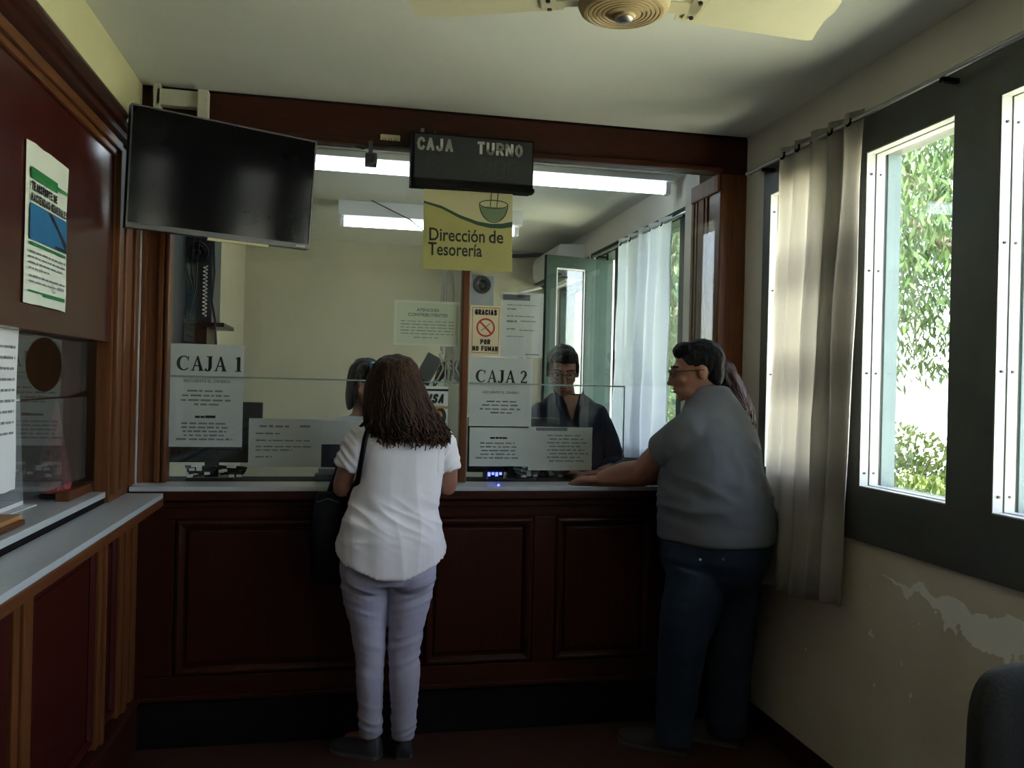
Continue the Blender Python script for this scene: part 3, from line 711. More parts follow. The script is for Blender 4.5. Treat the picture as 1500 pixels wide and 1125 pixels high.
def tree(x, y, h, rad, n, label, lm, willow=False, grp='trees outside the windows', zlow=None):
    t = thing('tree', label, 'tree', (x, y, -0.35), grp)
    bm = bmesh.new(); tube(bm, [(x, y, -0.4), (x + 0.08, y + 0.05, h * 0.3), (x - 0.05, y, h * 0.55), (x + 0.1, y - 0.1, h * 0.8)], [0.22, 0.17, 0.13, 0.05], 10)
    for k in range(7):
        a = k * 0.9; zz = h * (0.35 + 0.06 * k)
        tube(bm, [(x, y, zz), (x + math.cos(a) * rad * 0.4, y + math.sin(a) * rad * 0.4, zz + 0.5), (x + math.cos(a) * rad * 0.8, y + math.sin(a) * rad * 0.8, zz + 0.7)], [0.07, 0.045, 0.015], 6)
    fin('trunk', bm, M_BARK, t, smooth=True)
    P, D = [], []
    nb = n // 60
    for b in range(nb):
        v = rng.normal(size=3); v /= np.linalg.norm(v); v *= rng.uniform(0.55, 1.0) * np.array([rad, rad, h * 0.36])
        c = np.array([x, y, h * 0.64]) + v
        if willow:
            ln = rng.uniform(0.8, 2.6); tt = rng.uniform(0, 1, 60)
            p = c + np.stack([rng.normal(0, 0.07, 60) + tt * v[0] * 0.12, rng.normal(0, 0.07, 60) + tt * v[1] * 0.12, -tt * ln], 1)
            d = np.stack([rng.normal(0, 0.5, 60), rng.normal(0, 0.5, 60), -np.ones(60)], 1)
        else:
            p = c + rng.normal(0, 0.22, (60, 3)); d = rng.normal(size=(60, 3)) + np.array([0, 0, -0.3])
        if zlow is not None:
            ok = p[:, 2] > zlow + 0.25 * math.sin(c[0] * 3) + 0.35 * math.sin(c[1] * 2.3); p, d = p[ok], d[ok]
        P.append(p); D.append(d)
    me = leaf_mesh(np.concatenate(P), np.concatenate(D), 0.115 if willow else 0.15, 0.22 if willow else 0.5)
    o = link('crown', me, lm); o.parent = t; o.matrix_parent_inverse = Matrix.Translation(-t.location); o['kind'] = 'stuff'
    return t
def shrub(x, y, h, rad, n, lm, label, grp='shrubs in the garden'):
    t = thing('shrub', label, 'shrub', (x, y, -0.35), grp)
    bm = bmesh.new()
    for k in range(7):
        a = k * 0.9 + x; tube(bm, [(x, y, -0.38), (x + math.cos(a) * rad * 0.3, y + math.sin(a) * rad * 0.3, h * 0.3), (x + math.cos(a) * rad * 0.7, y + math.sin(a) * rad * 0.7, h * 0.7)], [0.025, 0.018, 0.006], 6)
    fin('stems', bm, M_BARK, t)
    v = rng.normal(size=(n, 3)); v /= np.linalg.norm(v, axis=1, keepdims=True)
    p = np.array([x, y, h * 0.42 - 0.1]) + v * rng.uniform(0.45, 1.05, (n, 1)) * np.array([rad, rad, h * 0.55]); p[:, 2] = np.maximum(p[:, 2], -0.35)
    o = link('foliage', leaf_mesh(p, v + rng.normal(0, 0.7, (n, 3)), 0.075, 0.5), lm); o.parent = t; o.matrix_parent_inverse = Matrix.Translation(-t.location); o['kind'] = 'stuff'
tree(5.25, 6.2, 5.6, 1.75, 44000, 'weeping tree whose strands hang across the top of the wide window pane', M_LEAF1, True, zlow=2.2)
tree(3.9, 9.9, 5.0, 1.35, 15000, 'weeping tree with hanging strands seen beyond the office curtain', M_LEAF1, True, zlow=0.2)
tree(8.4, 6.5, 6.2, 1.5, 6000, 'pale weeping tree farther off, seen in the rightmost window pane', M_LEAF1, True, zlow=2.4)
tree(4.1, 13.5, 5.0, 2.1, 20000, 'dense deep-green tree seen through the open office sash', M_LEAF3)
tree(9.8, 15.5, 7.0, 2.6, 9000, 'broad deep-green tree farthest back in the garden', M_LEAF3)
for i, (x, y, h, rd, n, lm) in enumerate([(4.3, 5.6, 1.0, 0.6, 9000, M_LEAF2), (5.6, 7.7, 1.35, 0.75, 5200, M_LEAF2), (3.7, 4.55, 0.80, 0.5, 4200, M_LEAF2), (6.6, 6.1, 1.0, 0.75, 6500, M_LEAF2), (3.9, 3.3, 0.8, 0.5, 3200, M_LEAF2), (3.2, 7.6, 1.7, 0.6, 4800, M_LEAF3)]):
    shrub(x, y, h, rd, n, lm, ['bushy yellow-green shrub low in the wide window pane', 'tall yellow-green shrub at the left foot of the wide window pane', 'low yellow-green shrub close under the wide window pane', 'round shrub beyond the low shrubs in the wide pane', 'small shrub low in the rightmost window pane', 'deep-green shrub outside the office window'][i])

# ------------------------------------------------------------------ office fittings
def batten(x0, x1, y, zt, r_, hw, label, name='strip_light', cable=False):
    t = thing(name, label, 'light', ((x0 + x1) / 2, y, ZC))
    bx('housing', M_WHITEP, t, x0 - 0.04, x1 + 0.04, y - hw, y + hw, zt + r_ + 0.004, ZC if zt > 2.4 else 2.30, 0.004)
    bm = bmesh.new(); tube(bm, [(x0, y, zt), (x1, y, zt)], r_, 14, caps=False); fin('tube', bm, M_TUBE, t, smooth=False)
    for xx in (x0, x1):
        bx('end_cap', M_WHITEP, t, xx - 0.03 if xx == x0 else xx, xx if xx == x0 else xx + 0.03, y - 0.03, y + 0.03, zt - r_ - 0.004, zt + r_ + 0.006, 0.004)
    return t
batten(-0.60, 1.80, 4.62, 2.700, 0.030, 0.06, 'long lit fluorescent strip light just behind the timber beam')
batten(-1.6, -1.1, 2.6, 2.25, 0.02, 0.05, 'unseen strip light added to brighten the left cash booth, above its worktop')  # unseen lamp, added to light the booth interior behind the glass
t = batten(-0.02, 1.18, 5.95, 2.640, 0.026, 0.13, 'shorter lit strip light deeper in the office, behind the hanging sign')
bm = bmesh.new(); tube(bm, [(0.16, 5.78, 2.768), (0.42, 5.80, 2.66), (0.52, 5.86, 2.60), (0.62, 5.98, 2.58)], 0.004, 6); fin('cable', bm, M_DKGREY, t)

ac = thing('air_conditioner', 'white split air conditioner high on the office window wall', 'air conditioner', (1.78, 7.0, 2.4))
bm = bmesh.new()
pf = [(XR - 0.002, 2.41), (1.80, 2.40), (1.70, 2.45), (1.665, 2.52), (1.66, 2.62), (1.68, 2.68), (XR - 0.002, 2.69)]
A = [bm.verts.new((a, 6.55, b)) for a, b in pf]; B = [bm.verts.new((a, 7.45, b)) for a, b in pf]
for i in range(len(pf) - 1): bm.faces.new((A[i], A[i + 1], B[i + 1], B[i]))
bm.faces.new(A); bm.faces.new(list(reversed(B))); fin('casing', bm, M_WHITEP, ac)
bm = bmesh.new()
for z_, x_ in ((2.428, 1.745), (2.455, 1.70)): box(bm, x_ - 0.03, x_ + 0.02, 6.58, 7.42, z_ - 0.012, z_, 0.003)
fin('louvre', bm, M_DKGREY, ac)
bm = bmesh.new(); tube(bm, [(1.72, 7.35, 2.42), (1.55, 7.45, 2.38), (1.50, 7.5, 2.30), (1.60, 7.56, 2.1), (1.66, 7.57, 1.2)], 0.016, 8); fin('drain_hose', bm, M_WHITEP, ac)
bm = bmesh.new(); tube(bm, [(1.50, 7.56, 2.72), (1.68, 7.5, 2.73), (1.74, 7.4, 2.72), (1.76, 7.3, 2.69)], 0.018, 8); fin('copper_pipe', bm, M_DKGREY, ac)

def loudspeaker(x0, x1, y0, y1, z0, z1, label, m):
    t = thing('loudspeaker', label, 'speaker', ((x0 + x1) / 2, (y0 + y1) / 2, z0))
    bx('cabinet', m, t, x0, x1, y0, y1, z0, z1, 0.008)
    rr = (x1 - x0) * 0.36; cx = (x0 + x1) / 2; cz = z1 - (z1 - z0) * 0.28
    bm = bmesh.new(); lathe(bm, (cx, y0, cz), [(rr, 0.002), (rr, 0.012), (rr * 0.9, 0.014), (rr * 0.35, -0.006), (rr * 0.3, 0.004), (0.004, 0.008)], 28, rot=Matrix.Rotation(R(90), 3, 'X'))
    fin('cone', bm, M_BLACK, t, smooth=True)
    return t
loudspeaker(-0.855, -0.70, 4.75, 5.05, 1.84, 2.36, 'tall dark loudspeaker on the red wooden shelf at the left end of the office', M_DKGREY)
loudspeaker(1.07, 1.29, 7.33, 7.6, 2.20, 2.50, 'small blue-grey loudspeaker high on the far office wall', M_GREYP)
tag(fin('dark_board', (lambda b: (box(b, XL + 0.001, XL + 0.02, 4.08, 4.745, 1.70, 2.42, 0.004), b)[1])(bmesh.new()), M_DKGREY), 'dark grey board on the office side wall below the television', 'board')
sh = thing('wall_shelf', 'red wooden wall shelf carrying the dark loudspeaker', 'shelf', (-0.75, 4.9, 1.72))
bx('shelf_board', M_WOODH, sh, XL, -0.63, 4.70, 5.12, 1.815, 1.838, 0.004)
bx('shelf_apron', M_WOOD, sh, XL, -0.72, 4.72, 5.08, 1.70, 1.815, 0.004)
cb = bmesh.new(); pts = []
for k in range(160):
    a = k * 2 * math.pi / 12; pts.append((-0.735 + 0.010 * math.cos(a), 4.725 + 0.010 * math.sin(a), 2.14 - k * 0.0017))
tube(cb, pts, 0.0028, 5, caps=False); tag(fin('coiled_cord', cb, M_WHITEP), 'white coiled cord hanging in front of the dark loudspeaker', 'cord')
cb = bmesh.new(); tube(cb, [(-0.70, 4.74, 2.34), (-0.69, 4.735, 2.1), (-0.695, 4.70, 1.95), (-0.675, 4.69, 1.85), (-0.665, 4.69, 1.70), (-0.67, 4.7, 1.5)], 0.006, 6)
for dx in (0.0, 0.03, 0.06): tube(cb, [(-0.83 + dx, 4.74, 2.3), (-0.84 + dx, 4.735, 2.15), (-0.80 + dx * 0.3, 4.735, 2.02), (-0.845 + dx * 0.5, 4.735, 1.86)], 0.004, 5)
tag(fin('black_cable', cb, M_BLACK), 'black cables hanging down the front of the dark loudspeaker', 'cable')
bx('card', M_WHITEP, None, -0.69, -0.585, 5.2, 5.21, 1.66, 1.80, 0.001) if False else None

dv = thing('divider_screen', 'grey acrylic divider between the two tellers, behind the centre post', 'screen', (0.535, 4.1, 1.097))
bm = bmesh.new(); box(bm, 0.532, 0.540, 3.85, 4.48, 1.097, 2.45, 0.001); fin('panel', bm, M_ACRYL, dv)
bm = bmesh.new(); box(bm, 0.529, 0.543, 4.475, 4.485, 1.097, 2.45, 0.001); fin('edge_trim', bm, M_ALU, dv)
cb = bmesh.new()
tube(cb, [(0.517, 4.42, 2.43), (0.515, 4.43, 2.2), (0.50, 4.44, 2.0), (0.505, 4.44, 1.72)], 0.005, 6); tube(cb, [(0.522, 4.36, 2.43), (0.518, 4.36, 2.25), (0.51, 4.37, 2.0), (0.505, 4.37, 1.7)], 0.004, 6)
tag(fin('white_cable', cb, M_WHITEP), 'pair of pale cables running down the acrylic divider', 'cable')
pd = thing('card_terminal', 'tilted grey card terminal hung beside the centre post with looped cables', 'card terminal', (0.42, 4.3, 1.6))
rot = Matrix.Translation((0.428, 4.32, 1.62)) @ Matrix.Rotation(R(28), 4, 'Y')
bm = bmesh.new(); [setattr(v, 'co', rot @ v.co) for v in box(bm, -0.04, 0.04, -0.02, 0.02, -0.065, 0.07)]; fin('body', bm, M_GREYP, pd)
bm = bmesh.new(); [setattr(v, 'co', rot @ v.co) for v in box(bm, -0.042, 0.042, -0.022, 0.024, -0.082, -0.065)]; fin('foot', bm, M_BLACK, pd)
bm = bmesh.new()
for k in range(5):
    o_ = 0.012 * k; tube(bm, [(0.47, 4.32, 1.67 - o_), (0.515, 4.31, 1.64 - o_), (0.50 - o_, 4.30, 1.57 - o_), (0.455, 4.30, 1.545), (0.475 + o_, 4.31, 1.61), (0.522, 4.33, 1.66 - o_ * 2)], 0.0045, 6)
fin('cable', bm, M_BLACK, pd)
bm = bmesh.new(); tube(bm, [(0.48, 4.29, 1.69), (0.50, 4.285, 1.62), (0.47, 4.28, 1.56), (0.445, 4.28, 1.55), (0.44, 4.28, 1.52)], 0.005, 6); tube(bm, [(0.515, 4.29, 1.67), (0.51, 4.285, 1.6), (0.515, 4.28, 1.54)], 0.004, 6); fin('pale_cable', bm, M_WHITEP, pd)

# monitors, cables, printer behind the glass
def monitor(cx, y, z0, w, h, label, dark=M_BLACK):
    t = thing('monitor', label, 'monitor', (cx, y, 1.097))
    bx('casing', dark, t, cx - w / 2, cx + w / 2, y, y + 0.035, z0, z0 + h, 0.006)
    bx('rear_hump', dark, t, cx - w * 0.3, cx + w * 0.3, y - 0.025, y + 0.004, z0 + h * 0.2, z0 + h * 0.75, 0.008)
    bx('stand', dark, t, cx - 0.03, cx + 0.03, y - 0.01, y + 0.02, 1.10, z0 + h * 0.3, 0.003)
    bx('foot', dark, t, cx - 0.1, cx + 0.1, y - 0.06, y + 0.07, 1.097, 1.109, 0.004)
    return t
monitor(-0.56, 3.90, 1.17, 0.42, 0.27, 'black monitor turned away behind the left white notice with cables below')
monitor(0.04, 3.905, 1.15, 0.30, 0.155, 'low navy monitor beside the white-shirted customer\'s left elbow', M_NAVY)
monitor(0.80, 3.905, 1.13, 0.44, 0.26, 'black monitor hidden behind the pair of white notices at the second window')
def bundle(cx, y, label, m, seed, n=5, r_=0.035, plugs=M_WHITEP):
    rr = random.Random(seed); t = thing('cable_bundle', label, 'cables', (cx, y, 1.097), 'cable bundles behind the glass')
    bm = bmesh.new()
    for k in range(n):
        a0 = rr.uniform(0, 6); pts = [(cx + (r_ * 1.4 + 0.004 * k) * math.cos(a0 + j * 0.5), y + 0.022 * math.sin(a0 + j * 0.5), 1.112 + 0.007 * k + abs(r_ * 0.5 * math.sin(a0 + j * 0.35))) for j in range(14)]
        tube(bm, pts, 0.0048, 6)
    fin('loops', bm, m, t)
    bm = bmesh.new()
    for k in range(6):
        px, pz = cx + rr.uniform(-1.3, 1.3) * r_, 1.118 + rr.uniform(0, 0.045); box(bm, px - 0.011, px + 0.011, y - 0.04, y - 0.028, pz - 0.006, pz + 0.006, 0.002)
    fin('plugs', bm, plugs, t)
bundle(-0.60, 3.865, 'black cable bundle with white plugs at the left end under the first window notice', M_BLACK, 3)
bundle(-0.475, 3.87, 'black cable bundle with white plugs nearest the low white notice', M_BLACK, 5)
bundle(0.86, 3.87, 'tangle of pale cables beside the blue-lit box', M_GREYP, 8, plugs=M_ALU)
bundle(1.00, 3.87, 'tangle of grey cables beside the man\'s hand', M_DKGREY, 9, plugs=M_GREYP)
rt = thing('network_box', 'small box glowing blue behind the glass at the second window', 'router', (0.70, 3.87, 1.097))
bx('casing', M_BLACK, rt, 0.655, 0.745, 3.85, 3.92, 1.098, 1.150, 0.004)
bm = bmesh.new()
for k in range(4): box(bm, 0.668 + 0.018 * k, 0.680 + 0.018 * k, 3.846, 3.852, 1.118 + 0.006 * (k % 2), 1.136)
fin('indicator_light', bm, M_BLED, rt)
bl = thing('indicator_lamp', 'tiny glowing blue lamp on the counter edge below the second window', 'lamp', (0.684, 3.66, 1.097))
bm = bmesh.new(); ell(bm, (0.684, 3.66, 1.100), 0.006, 0.006, 0.005, seg=10, rings=6); fin('bulb', bm, M_BLED, bl, smooth=True)
bm = bmesh.new(); tube(bm, [(0.684, 3.666, 1.0995), (0.688, 3.72, 1.0995), (0.695, 3.79, 1.0995)], 0.0018, 6); fin('lead', bm, M_BLACK, bl)
pr = thing('receipt_printer', 'small dark receipt printer with a pale top beside the low monitor', 'printer', (-0.04, 3.85, 1.097))
bx('body', M_DKGREY, pr, -0.115, 0.02, 3.815, 3.89, 1.097, 1.128, 0.005); bx('paper_cover', M_GREYP, pr, -0.10, -0.03, 3.83, 3.885, 1.128, 1.152, 0.004)
bx('socket_box', M_BLACK, None, -0.44, -0.40, 7.585, 7.6, 1.2, 1.5, 0.003) if False else None

# ------------------------------------------------------------------ notices on the glass
def notice(name, x0, x1, z0, z1, label, y=3.808, m=None, cat='notice', curl=0.0, wob=0.0015, group=None):
    t = thing(name, label, cat, ((x0 + x1) / 2, y, z0), group)
    P = Plane((x0, y, z0), (1, 0, 0), (0, 0, 1))
    sheet('paper', P, x1 - x0, z1 - z0, m or M_PAPER, t, curl=curl, wob=wob)
    return t, P, x1 - x0, z1 - z0
CY = 3.812
t, P, w, h = notice('notice', -0.726, -0.425, 1.246, 1.688, 'tall white CAJA 1 notice at the left end of the glass', CY)
serif(P, 'CAJA', 0.028, h - 0.115, 0.064, M_INK, t); serif(P, '1', 0.028 + 3.62 * 0.064, h - 0.115, 0.064, M_INK, t, 'numeral')
text(P, 'RECUENTE EL DINERO', w / 2, h - 0.165, 0.017, M_GREYINK, t, 'heading', width=0.19, align='CENTER', bold=0.0004)
words(P, [(0.07, 0.22, h - 0.205, 0.008), (0.05, 0.245, h - 0.225, 0.008), (0.045, 0.25, h - 0.245, 0.008), (0.10, 0.20, h - 0.263, 0.008), (0.05, 0.24, h - 0.345, 0.008), (0.05, 0.24, h - 0.362, 0.008), (0.055, 0.235, h - 0.379, 0.008), (0.06, 0.235, h - 0.396, 0.008), (0.03, 0.26, h - 0.413, 0.008)], M_GREYINK, t, seed=2)
words(P, [(0.105, 0.195, h - 0.318, 0.012)], M_INK, t, name='subheading', gap=0.004, seed=4)
t, P, w, h = notice('notice', 0.567, 0.860, 1.352, 1.668, 'white CAJA 2 notice right of the centre post', CY)
serif(P, 'CAJA', 0.030, h - 0.115, 0.058, M_INK, t); serif(P, '2', 0.030 + 3.55 * 0.058, h - 0.115, 0.058, M_INK, t, 'numeral')
text(P, 'RECUENTE EL DINERO', w / 2, h - 0.165, 0.015, M_GREYINK, t, 'heading', width=0.17, align='CENTER', bold=0.0004)
words(P, [(0.08, 0.22, h - 0.205, 0.007), (0.06, 0.23, h - 0.222, 0.007), (0.05, 0.24, h - 0.240, 0.007), (0.10, 0.20, h - 0.257, 0.007)], M_GREYINK, t, seed=6)
t, P, w, h = notice('notice', 0.573, 0.862, 1.168, 1.346, 'white notice with centred lines directly below the CAJA 2 sheet', CY)
words(P, [(0.095, 0.175, h - 0.052, 0.010)], M_INK, t, name='subheading', gap=0.004, seed=7)
words(P, [(0.05, 0.21, h - 0.075, 0.007), (0.05, 0.22, h - 0.092, 0.007), (0.055, 0.215, h - 0.109, 0.007), (0.05, 0.215, h - 0.126, 0.007), (0.03, 0.23, h - 0.143, 0.007)], M_GREYINK, t, seed=8)
t, P, w, h = notice('notice', 0.850, 1.158, 1.150, 1.352, 'white notice with a dark heading bar next to the man\'s hand', CY + 0.003)
bm = bmesh.new(); rect(bm, P, 0.035, 0.185, h - 0.018, h - 0.003); fin('heading_bar', bm, M_GREYHEAD, t)
words(P, [(0.09 + 0.01 * (k % 2), 0.25 + 0.02 * (k % 3), h - 0.042 - 0.017 * k, 0.006) for k in range(8)], M_GREYINK, t, seed=9)
t, P, w, h = notice('notice', -0.398, -0.088, 1.160, 1.372, 'low white notice between the CAJA 1 sheet and the customer in white', CY)
words(P, [(0.045, 0.17, h - 0.038, 0.010), (0.215, 0.26, h - 0.036, 0.010), (0.03, 0.13, h - 0.068, 0.007), (0.03, 0.26, h - 0.098, 0.006), (0.03, 0.265, h - 0.125, 0.006), (0.03, 0.185, h - 0.140, 0.006), (0.03, 0.10, h - 0.170, 0.006)], M_GREYINK, t, seed=10)
t, P, w, h = notice('notice', -0.088, 0.10, 1.262, 1.368, 'blank pale sheet beside the low white notice, partly behind the customer in white', CY + 0.002)
t, P, w, h = notice('notice', 0.703, 0.906, 1.672, 1.972, 'tall white form with a grey heading bar above the CAJA 2 sheet', CY)
bm = bmesh.new(); rect(bm, P, 0.010, 0.138, h - 0.036, h - 0.010); fin('heading_bar', bm, M_GREYHEAD, t)
words(P, [(0.03, 0.17, h - 0.060, 0.004), (0.03, 0.075, h - 0.080, 0.006), (0.03, 0.16, h - 0.112, 0.005), (0.03, 0.08, h - 0.138, 0.009), (0.095, 0.17, h - 0.134, 0.005), (0.03, 0.07, h - 0.172, 0.006), (0.09, 0.16, h - 0.176, 0.005), (0.03, 0.11, h - 0.205, 0.004), (0.12, 0.19, 0.012, 0.006)], M_GREYINK, t, gap=0.006, seed=12)
# framed taxpayers' notice
t = thing('framed_notice', 'clear-framed cream notice to taxpayers hung left of the centre post', 'notice', (0.362, CY, 1.71))
P = Plane((0.217, CY, 1.712), (1, 0, 0), (0, 0, 1)); w, h = 0.293, 0.203
M_NOTE = mat('pale_green_paper', (0.56, 0.585, 0.48), 0.8, var=0.03)
sheet('paper', P, w, h, M_NOTE, t)
bm = bmesh.new()
for a0, a1, b0, b1 in ((0, w, 0, 0.009), (0, w, h - 0.012, h), (0, 0.011, 0.009, h - 0.012), (w - 0.008, w, 0.009, h - 0.012)):
    vs8 = box(bm, a0, a1, 0.0008, 0.004, b0, b1)
    for v in vs8: v.co = P(v.co.x, v.co.z, v.co.y)
fin('frame', bm, mat('clear_frame', (0.66, 0.67, 0.58), 0.2, var=0.03), t)
text(P, 'ATENCION', w / 2 + 0.005, h - 0.048, 0.020, M_GREYHEAD, t, 'heading', width=0.10, align='CENTER', bold=0.0005)
text(P, 'CONTRIBUYENTES', w / 2 + 0.005, h - 0.070, 0.020, M_GREYHEAD, t, 'heading', width=0.18, align='CENTER', bold=0.0005)
words(P, [(0.03, 0.27, h - 0.095 - 0.014 * k, 0.004) for k in range(5)] + [(0.09, 0.2, h - 0.168, 0.004)], M_GREYINK, t, seed=13)
# no-smoking card
t = thing('no_smoking_sign', 'cream no-smoking card with a red barred circle beside the centre post', 'sign', (0.632, 3.795, 1.68))
M_CARD = mat('cream_card', (0.62, 0.52, 0.33), 0.6, var=0.04)
P = Plane((0.561, 3.794, 1.678), (1, 0, 0), (0, 0, 1)); w, h = 0.142, 0.226
sheet('card', P, w, h, M_CARD, t, th=0.002)
bm = bmesh.new(); m_ = 0.009
for a0, a1, b0, b1 in ((m_, w - m_, m_, m_ + 0.002), (m_, w - m_, h - m_ - 0.002, h - m_), (m_, m_ + 0.002, m_, h - m_), (w - m_ - 0.002, w - m_, m_, h - m_)): rect(bm, P, a0, a1, b0, b1)
fin('border', bm, M_INK, t)
sans(P, 'GRACIAS', w / 2 - 0.050, h - 0.044, 0.026, 0.100, M_INK, t, wt=0.24)
sans(P, 'POR', w / 2 - 0.022, 0.048, 0.024, 0.044, M_INK, t, wt=0.24)
sans(P, 'NO', 0.013, 0.017, 0.024, 0.027, M_INK, t, wt=0.24); sans(P, 'FUMAR', 0.054, 0.017, 0.024, 0.075, M_INK, t, wt=0.24)
bm = bmesh.new(); cx, cz = w / 2, h * 0.555
for k in range(36):
    a, b = 2 * math.pi * k / 36, 2 * math.pi * (k + 1) / 36
    poly(bm, P, [(cx + q * math.cos(v), cz + q * math.sin(v)) for q, v in ((0.035, a), (0.043, a), (0.043, b), (0.035, b))], 0.0007)
dx = 0.0285
poly(bm, P, [(cx - dx - 0.003, cz + dx - 0.003), (cx + dx - 0.003, cz - dx - 0.003), (cx + dx + 0.003, cz - dx + 0.003), (cx - dx + 0.003, cz + dx + 0.003)], 0.0008)
fin('barred_circle', bm, M_RED, t)
bm = bmesh.new(); poly(bm, P, [(cx - 0.022, cz - 0.014), (cx - 0.019, cz - 0.018), (cx + 0.022, cz + 0.018), (cx + 0.019, cz + 0.022)], 0.0006); fin('cigarette', bm, M_GREYINK, t)
# card-payment sticker
t, P, w, h = notice('payment_sticker', 0.325, 0.470, 1.345, 1.530, 'white VISA card-payment sticker beside the customer\'s brown hair', CY, m=M_WHITEP, cat='sticker')
bm = bmesh.new(); rect(bm, P, 0.0, w, h - 0.022, h - 0.012); fin('dark_band', bm, M_INK, t)
sans(P, 'VISA', 0.025, h - 0.078, 0.044, 0.095, M_INK, t, wt=0.24, shear=0.25)
bm = bmesh.new(); rect(bm, P, 0.0, w, h - 0.102, h - 0.090); fin('gold_band', bm, M_GOLDP, t)
bm = bmesh.new(); poly(bm, P, [(0.112 + 0.026 * math.cos(k * 0.314), 0.048 + 0.040 * math.sin(k * 0.314)) for k in range(20)]); fin('picture', bm, M_INK, t)
bm = bmesh.new(); poly(bm, P, [(0.104 + 0.018 * math.cos(k * 0.314), 0.050 + 0.024 * math.sin(k * 0.314)) for k in range(20)], 0.0009); fin('picture_face', bm, M_GOLDP, t)
t, P, w, h = notice('small_sign', 0.115, 0.215, 1.600, 1.640, 'small blue-and-white sign just above the customer\'s hair', CY, m=M_BLUE, cat='sign')
text(P, 'TO', 0.008, 0.008, 0.034, M_PAPER, t, 'lettering', width=0.045, bold=0.001)
# sign hung from the display
t = thing('hanging_sign', 'olive and cream Dirección de Tesorería sign hanging under the black display', 'sign', (0.53, 3.70, 2.05))
P = Plane((0.332, 3.705, 2.045), (1, 0, 0.012), (-0.012, 0, 1)); w, h = 0.398, 0.352
sheet('board', P, w, h, M_OLIVE, t, th=0.004)
curve = [(0, 0.295), (0.08, 0.275), (0.16, 0.238), (0.24, 0.212), (0.30, 0.203), (0.35, 0.205), (w, 0.215)]
bm = bmesh.new()
for (a, b), (c, d) in zip(curve, curve[1:]): poly(bm, P, [(a, b), (c, d), (c, h), (a, h)], 0.0005)
fin('cream_field', bm, M_SAND, t)
bm = bmesh.new()
for i, ((a, b), (c, d)) in enumerate(zip(curve, curve[1:])):
    u0, u1 = 0.010 + 0.014 * i / 6, 0.010 + 0.014 * (i + 1) / 6
    poly(bm, P, [(a, b - u0 / 2), (c, d - u1 / 2), (c, d + u1 / 2), (a, b + u0 / 2)], 0.0009)
fin('green_wave', bm, M_DGRN, t)
text(P, 'Dirección', 0.022, 0.128, 0.080, M_INK, t, 'lettering', width=0.248, bold=0.0013); text(P, 'de', 0.290, 0.128, 0.080, M_INK, t, 'lettering', width=0.066, bold=0.0013)
text(P, 'Tesorería', 0.022, 0.064, 0.080, M_INK, t, 'lettering', width=0.240, bold=0.0013)
bm = bmesh.new(); ec = (0.312, 0.300)
def arc(a0, a1, rx, ry, wd, n=20):
    for k in range(n):
        p, q = a0 + (a1 - a0) * k / n, a0 + (a1 - a0) * (k + 1) / n
        poly(bm, P, [(ec[0] + (rx + s) * math.cos(v), ec[1] + (ry + s) * math.sin(v)) for s, v in ((-wd, p), (wd, p), (wd, q), (-wd, q))], 0.0011)
arc(0, 2 * math.pi, 0.064, 0.018, 0.0025, 30); arc(math.pi, 2 * math.pi, 0.064, 0.080, 0.0025)
for s in (-0.018, 0.012): poly(bm, P, [(ec[0] + s, ec[1] - 0.012), (ec[0] + s + 0.004, ec[1] - 0.012), (ec[0] + s + 0.010, h - 0.002), (ec[0] + s + 0.005, h - 0.002)], 0.0011)
fin('emblem_outline', bm, M_DGRN, t)
bm = bmesh.new(); pts = [(ec[0] + 0.060 * math.cos(v), ec[1] - 0.012 + 0.064 * math.sin(v)) for v in [math.pi + math.pi * k / 16 for k in range(17)]]
poly(bm, P, pts, 0.0008); fin('emblem_bowl', bm, mat('sage_print', (0.13, 0.19, 0.10), 0.6, var=0.05), t)

# ------------------------------------------------------------------ queue display, camera, socket on the beam
t = thing('queue_display', 'black CAJA TURNO queue display hung in front of the timber beam', 'display', (0.54, 3.68, 2.4))
bx('casing', M_BLKM, t, 0.265, 0.808, 3.655, 3.752, 2.405, 2.632, 0.004)
bx('face', M_DKGREY if False else mat('display_face', (0.012, 0.014, 0.016), 0.35, var=0.1), t, 0.278, 0.800, 3.648, 3.657, 2.432, 2.622, 0.003)
bx('bottom_lip', M_BLKM, t, 0.266, 0.812, 3.642, 3.70, 2.398, 2.416, 0.003)
P = Plane((0.265, 3.6478, 2.405), (1, 0, 0), (0, 0, 1))
sans(P, 'CAJA', 0.026, 0.146, 0.057, 0.152, M_LETTER, t, wt=0.21)
sans(P, 'TURNO', 0.288, 0.146, 0.057, 0.200, M_LETTER, t, wt=0.21)
def seg7(a, b, w, h, tk=0.008):
    bm = bmesh.new()
    for x0, x1, z0, z1 in ((a + tk, a + w - tk, b, b + tk), (a + tk, a + w - tk, b + h / 2 - tk / 2, b + h / 2 + tk / 2), (a + tk, a + w - tk, b + h - tk, b + h),
                           (a, a + tk, b + tk, b + h / 2 - tk / 2), (a + w - tk, a + w, b + tk, b + h / 2 - tk / 2), (a, a + tk, b + h / 2 + tk / 2, b + h - tk), (a + w - tk, a + w, b + h / 2 + tk / 2, b + h - tk)):
        rect(bm, P, x0, x1, z0, z1, 0.0008)
    fin('digit', bm, M_SEG, t, kind='stuff')
seg7(0.07, 0.045, 0.05, 0.082)
for k in range(3): seg7(0.30 + 0.062 * k, 0.045, 0.05, 0.082)
bx('hanger', M_GREYP, t, 0.31, 0.325, 3.72, 3.772, 2.628, 2.668, 0.001); bx('hanger', M_DKGREY, t, 0.37, 0.38, 3.72, 3.772, 2.628, 2.66, 0.001)
t = thing('ceiling_camera', 'small dark camera clamped under the beam beside the black display', 'camera', (0.095, 3.73, 2.585))
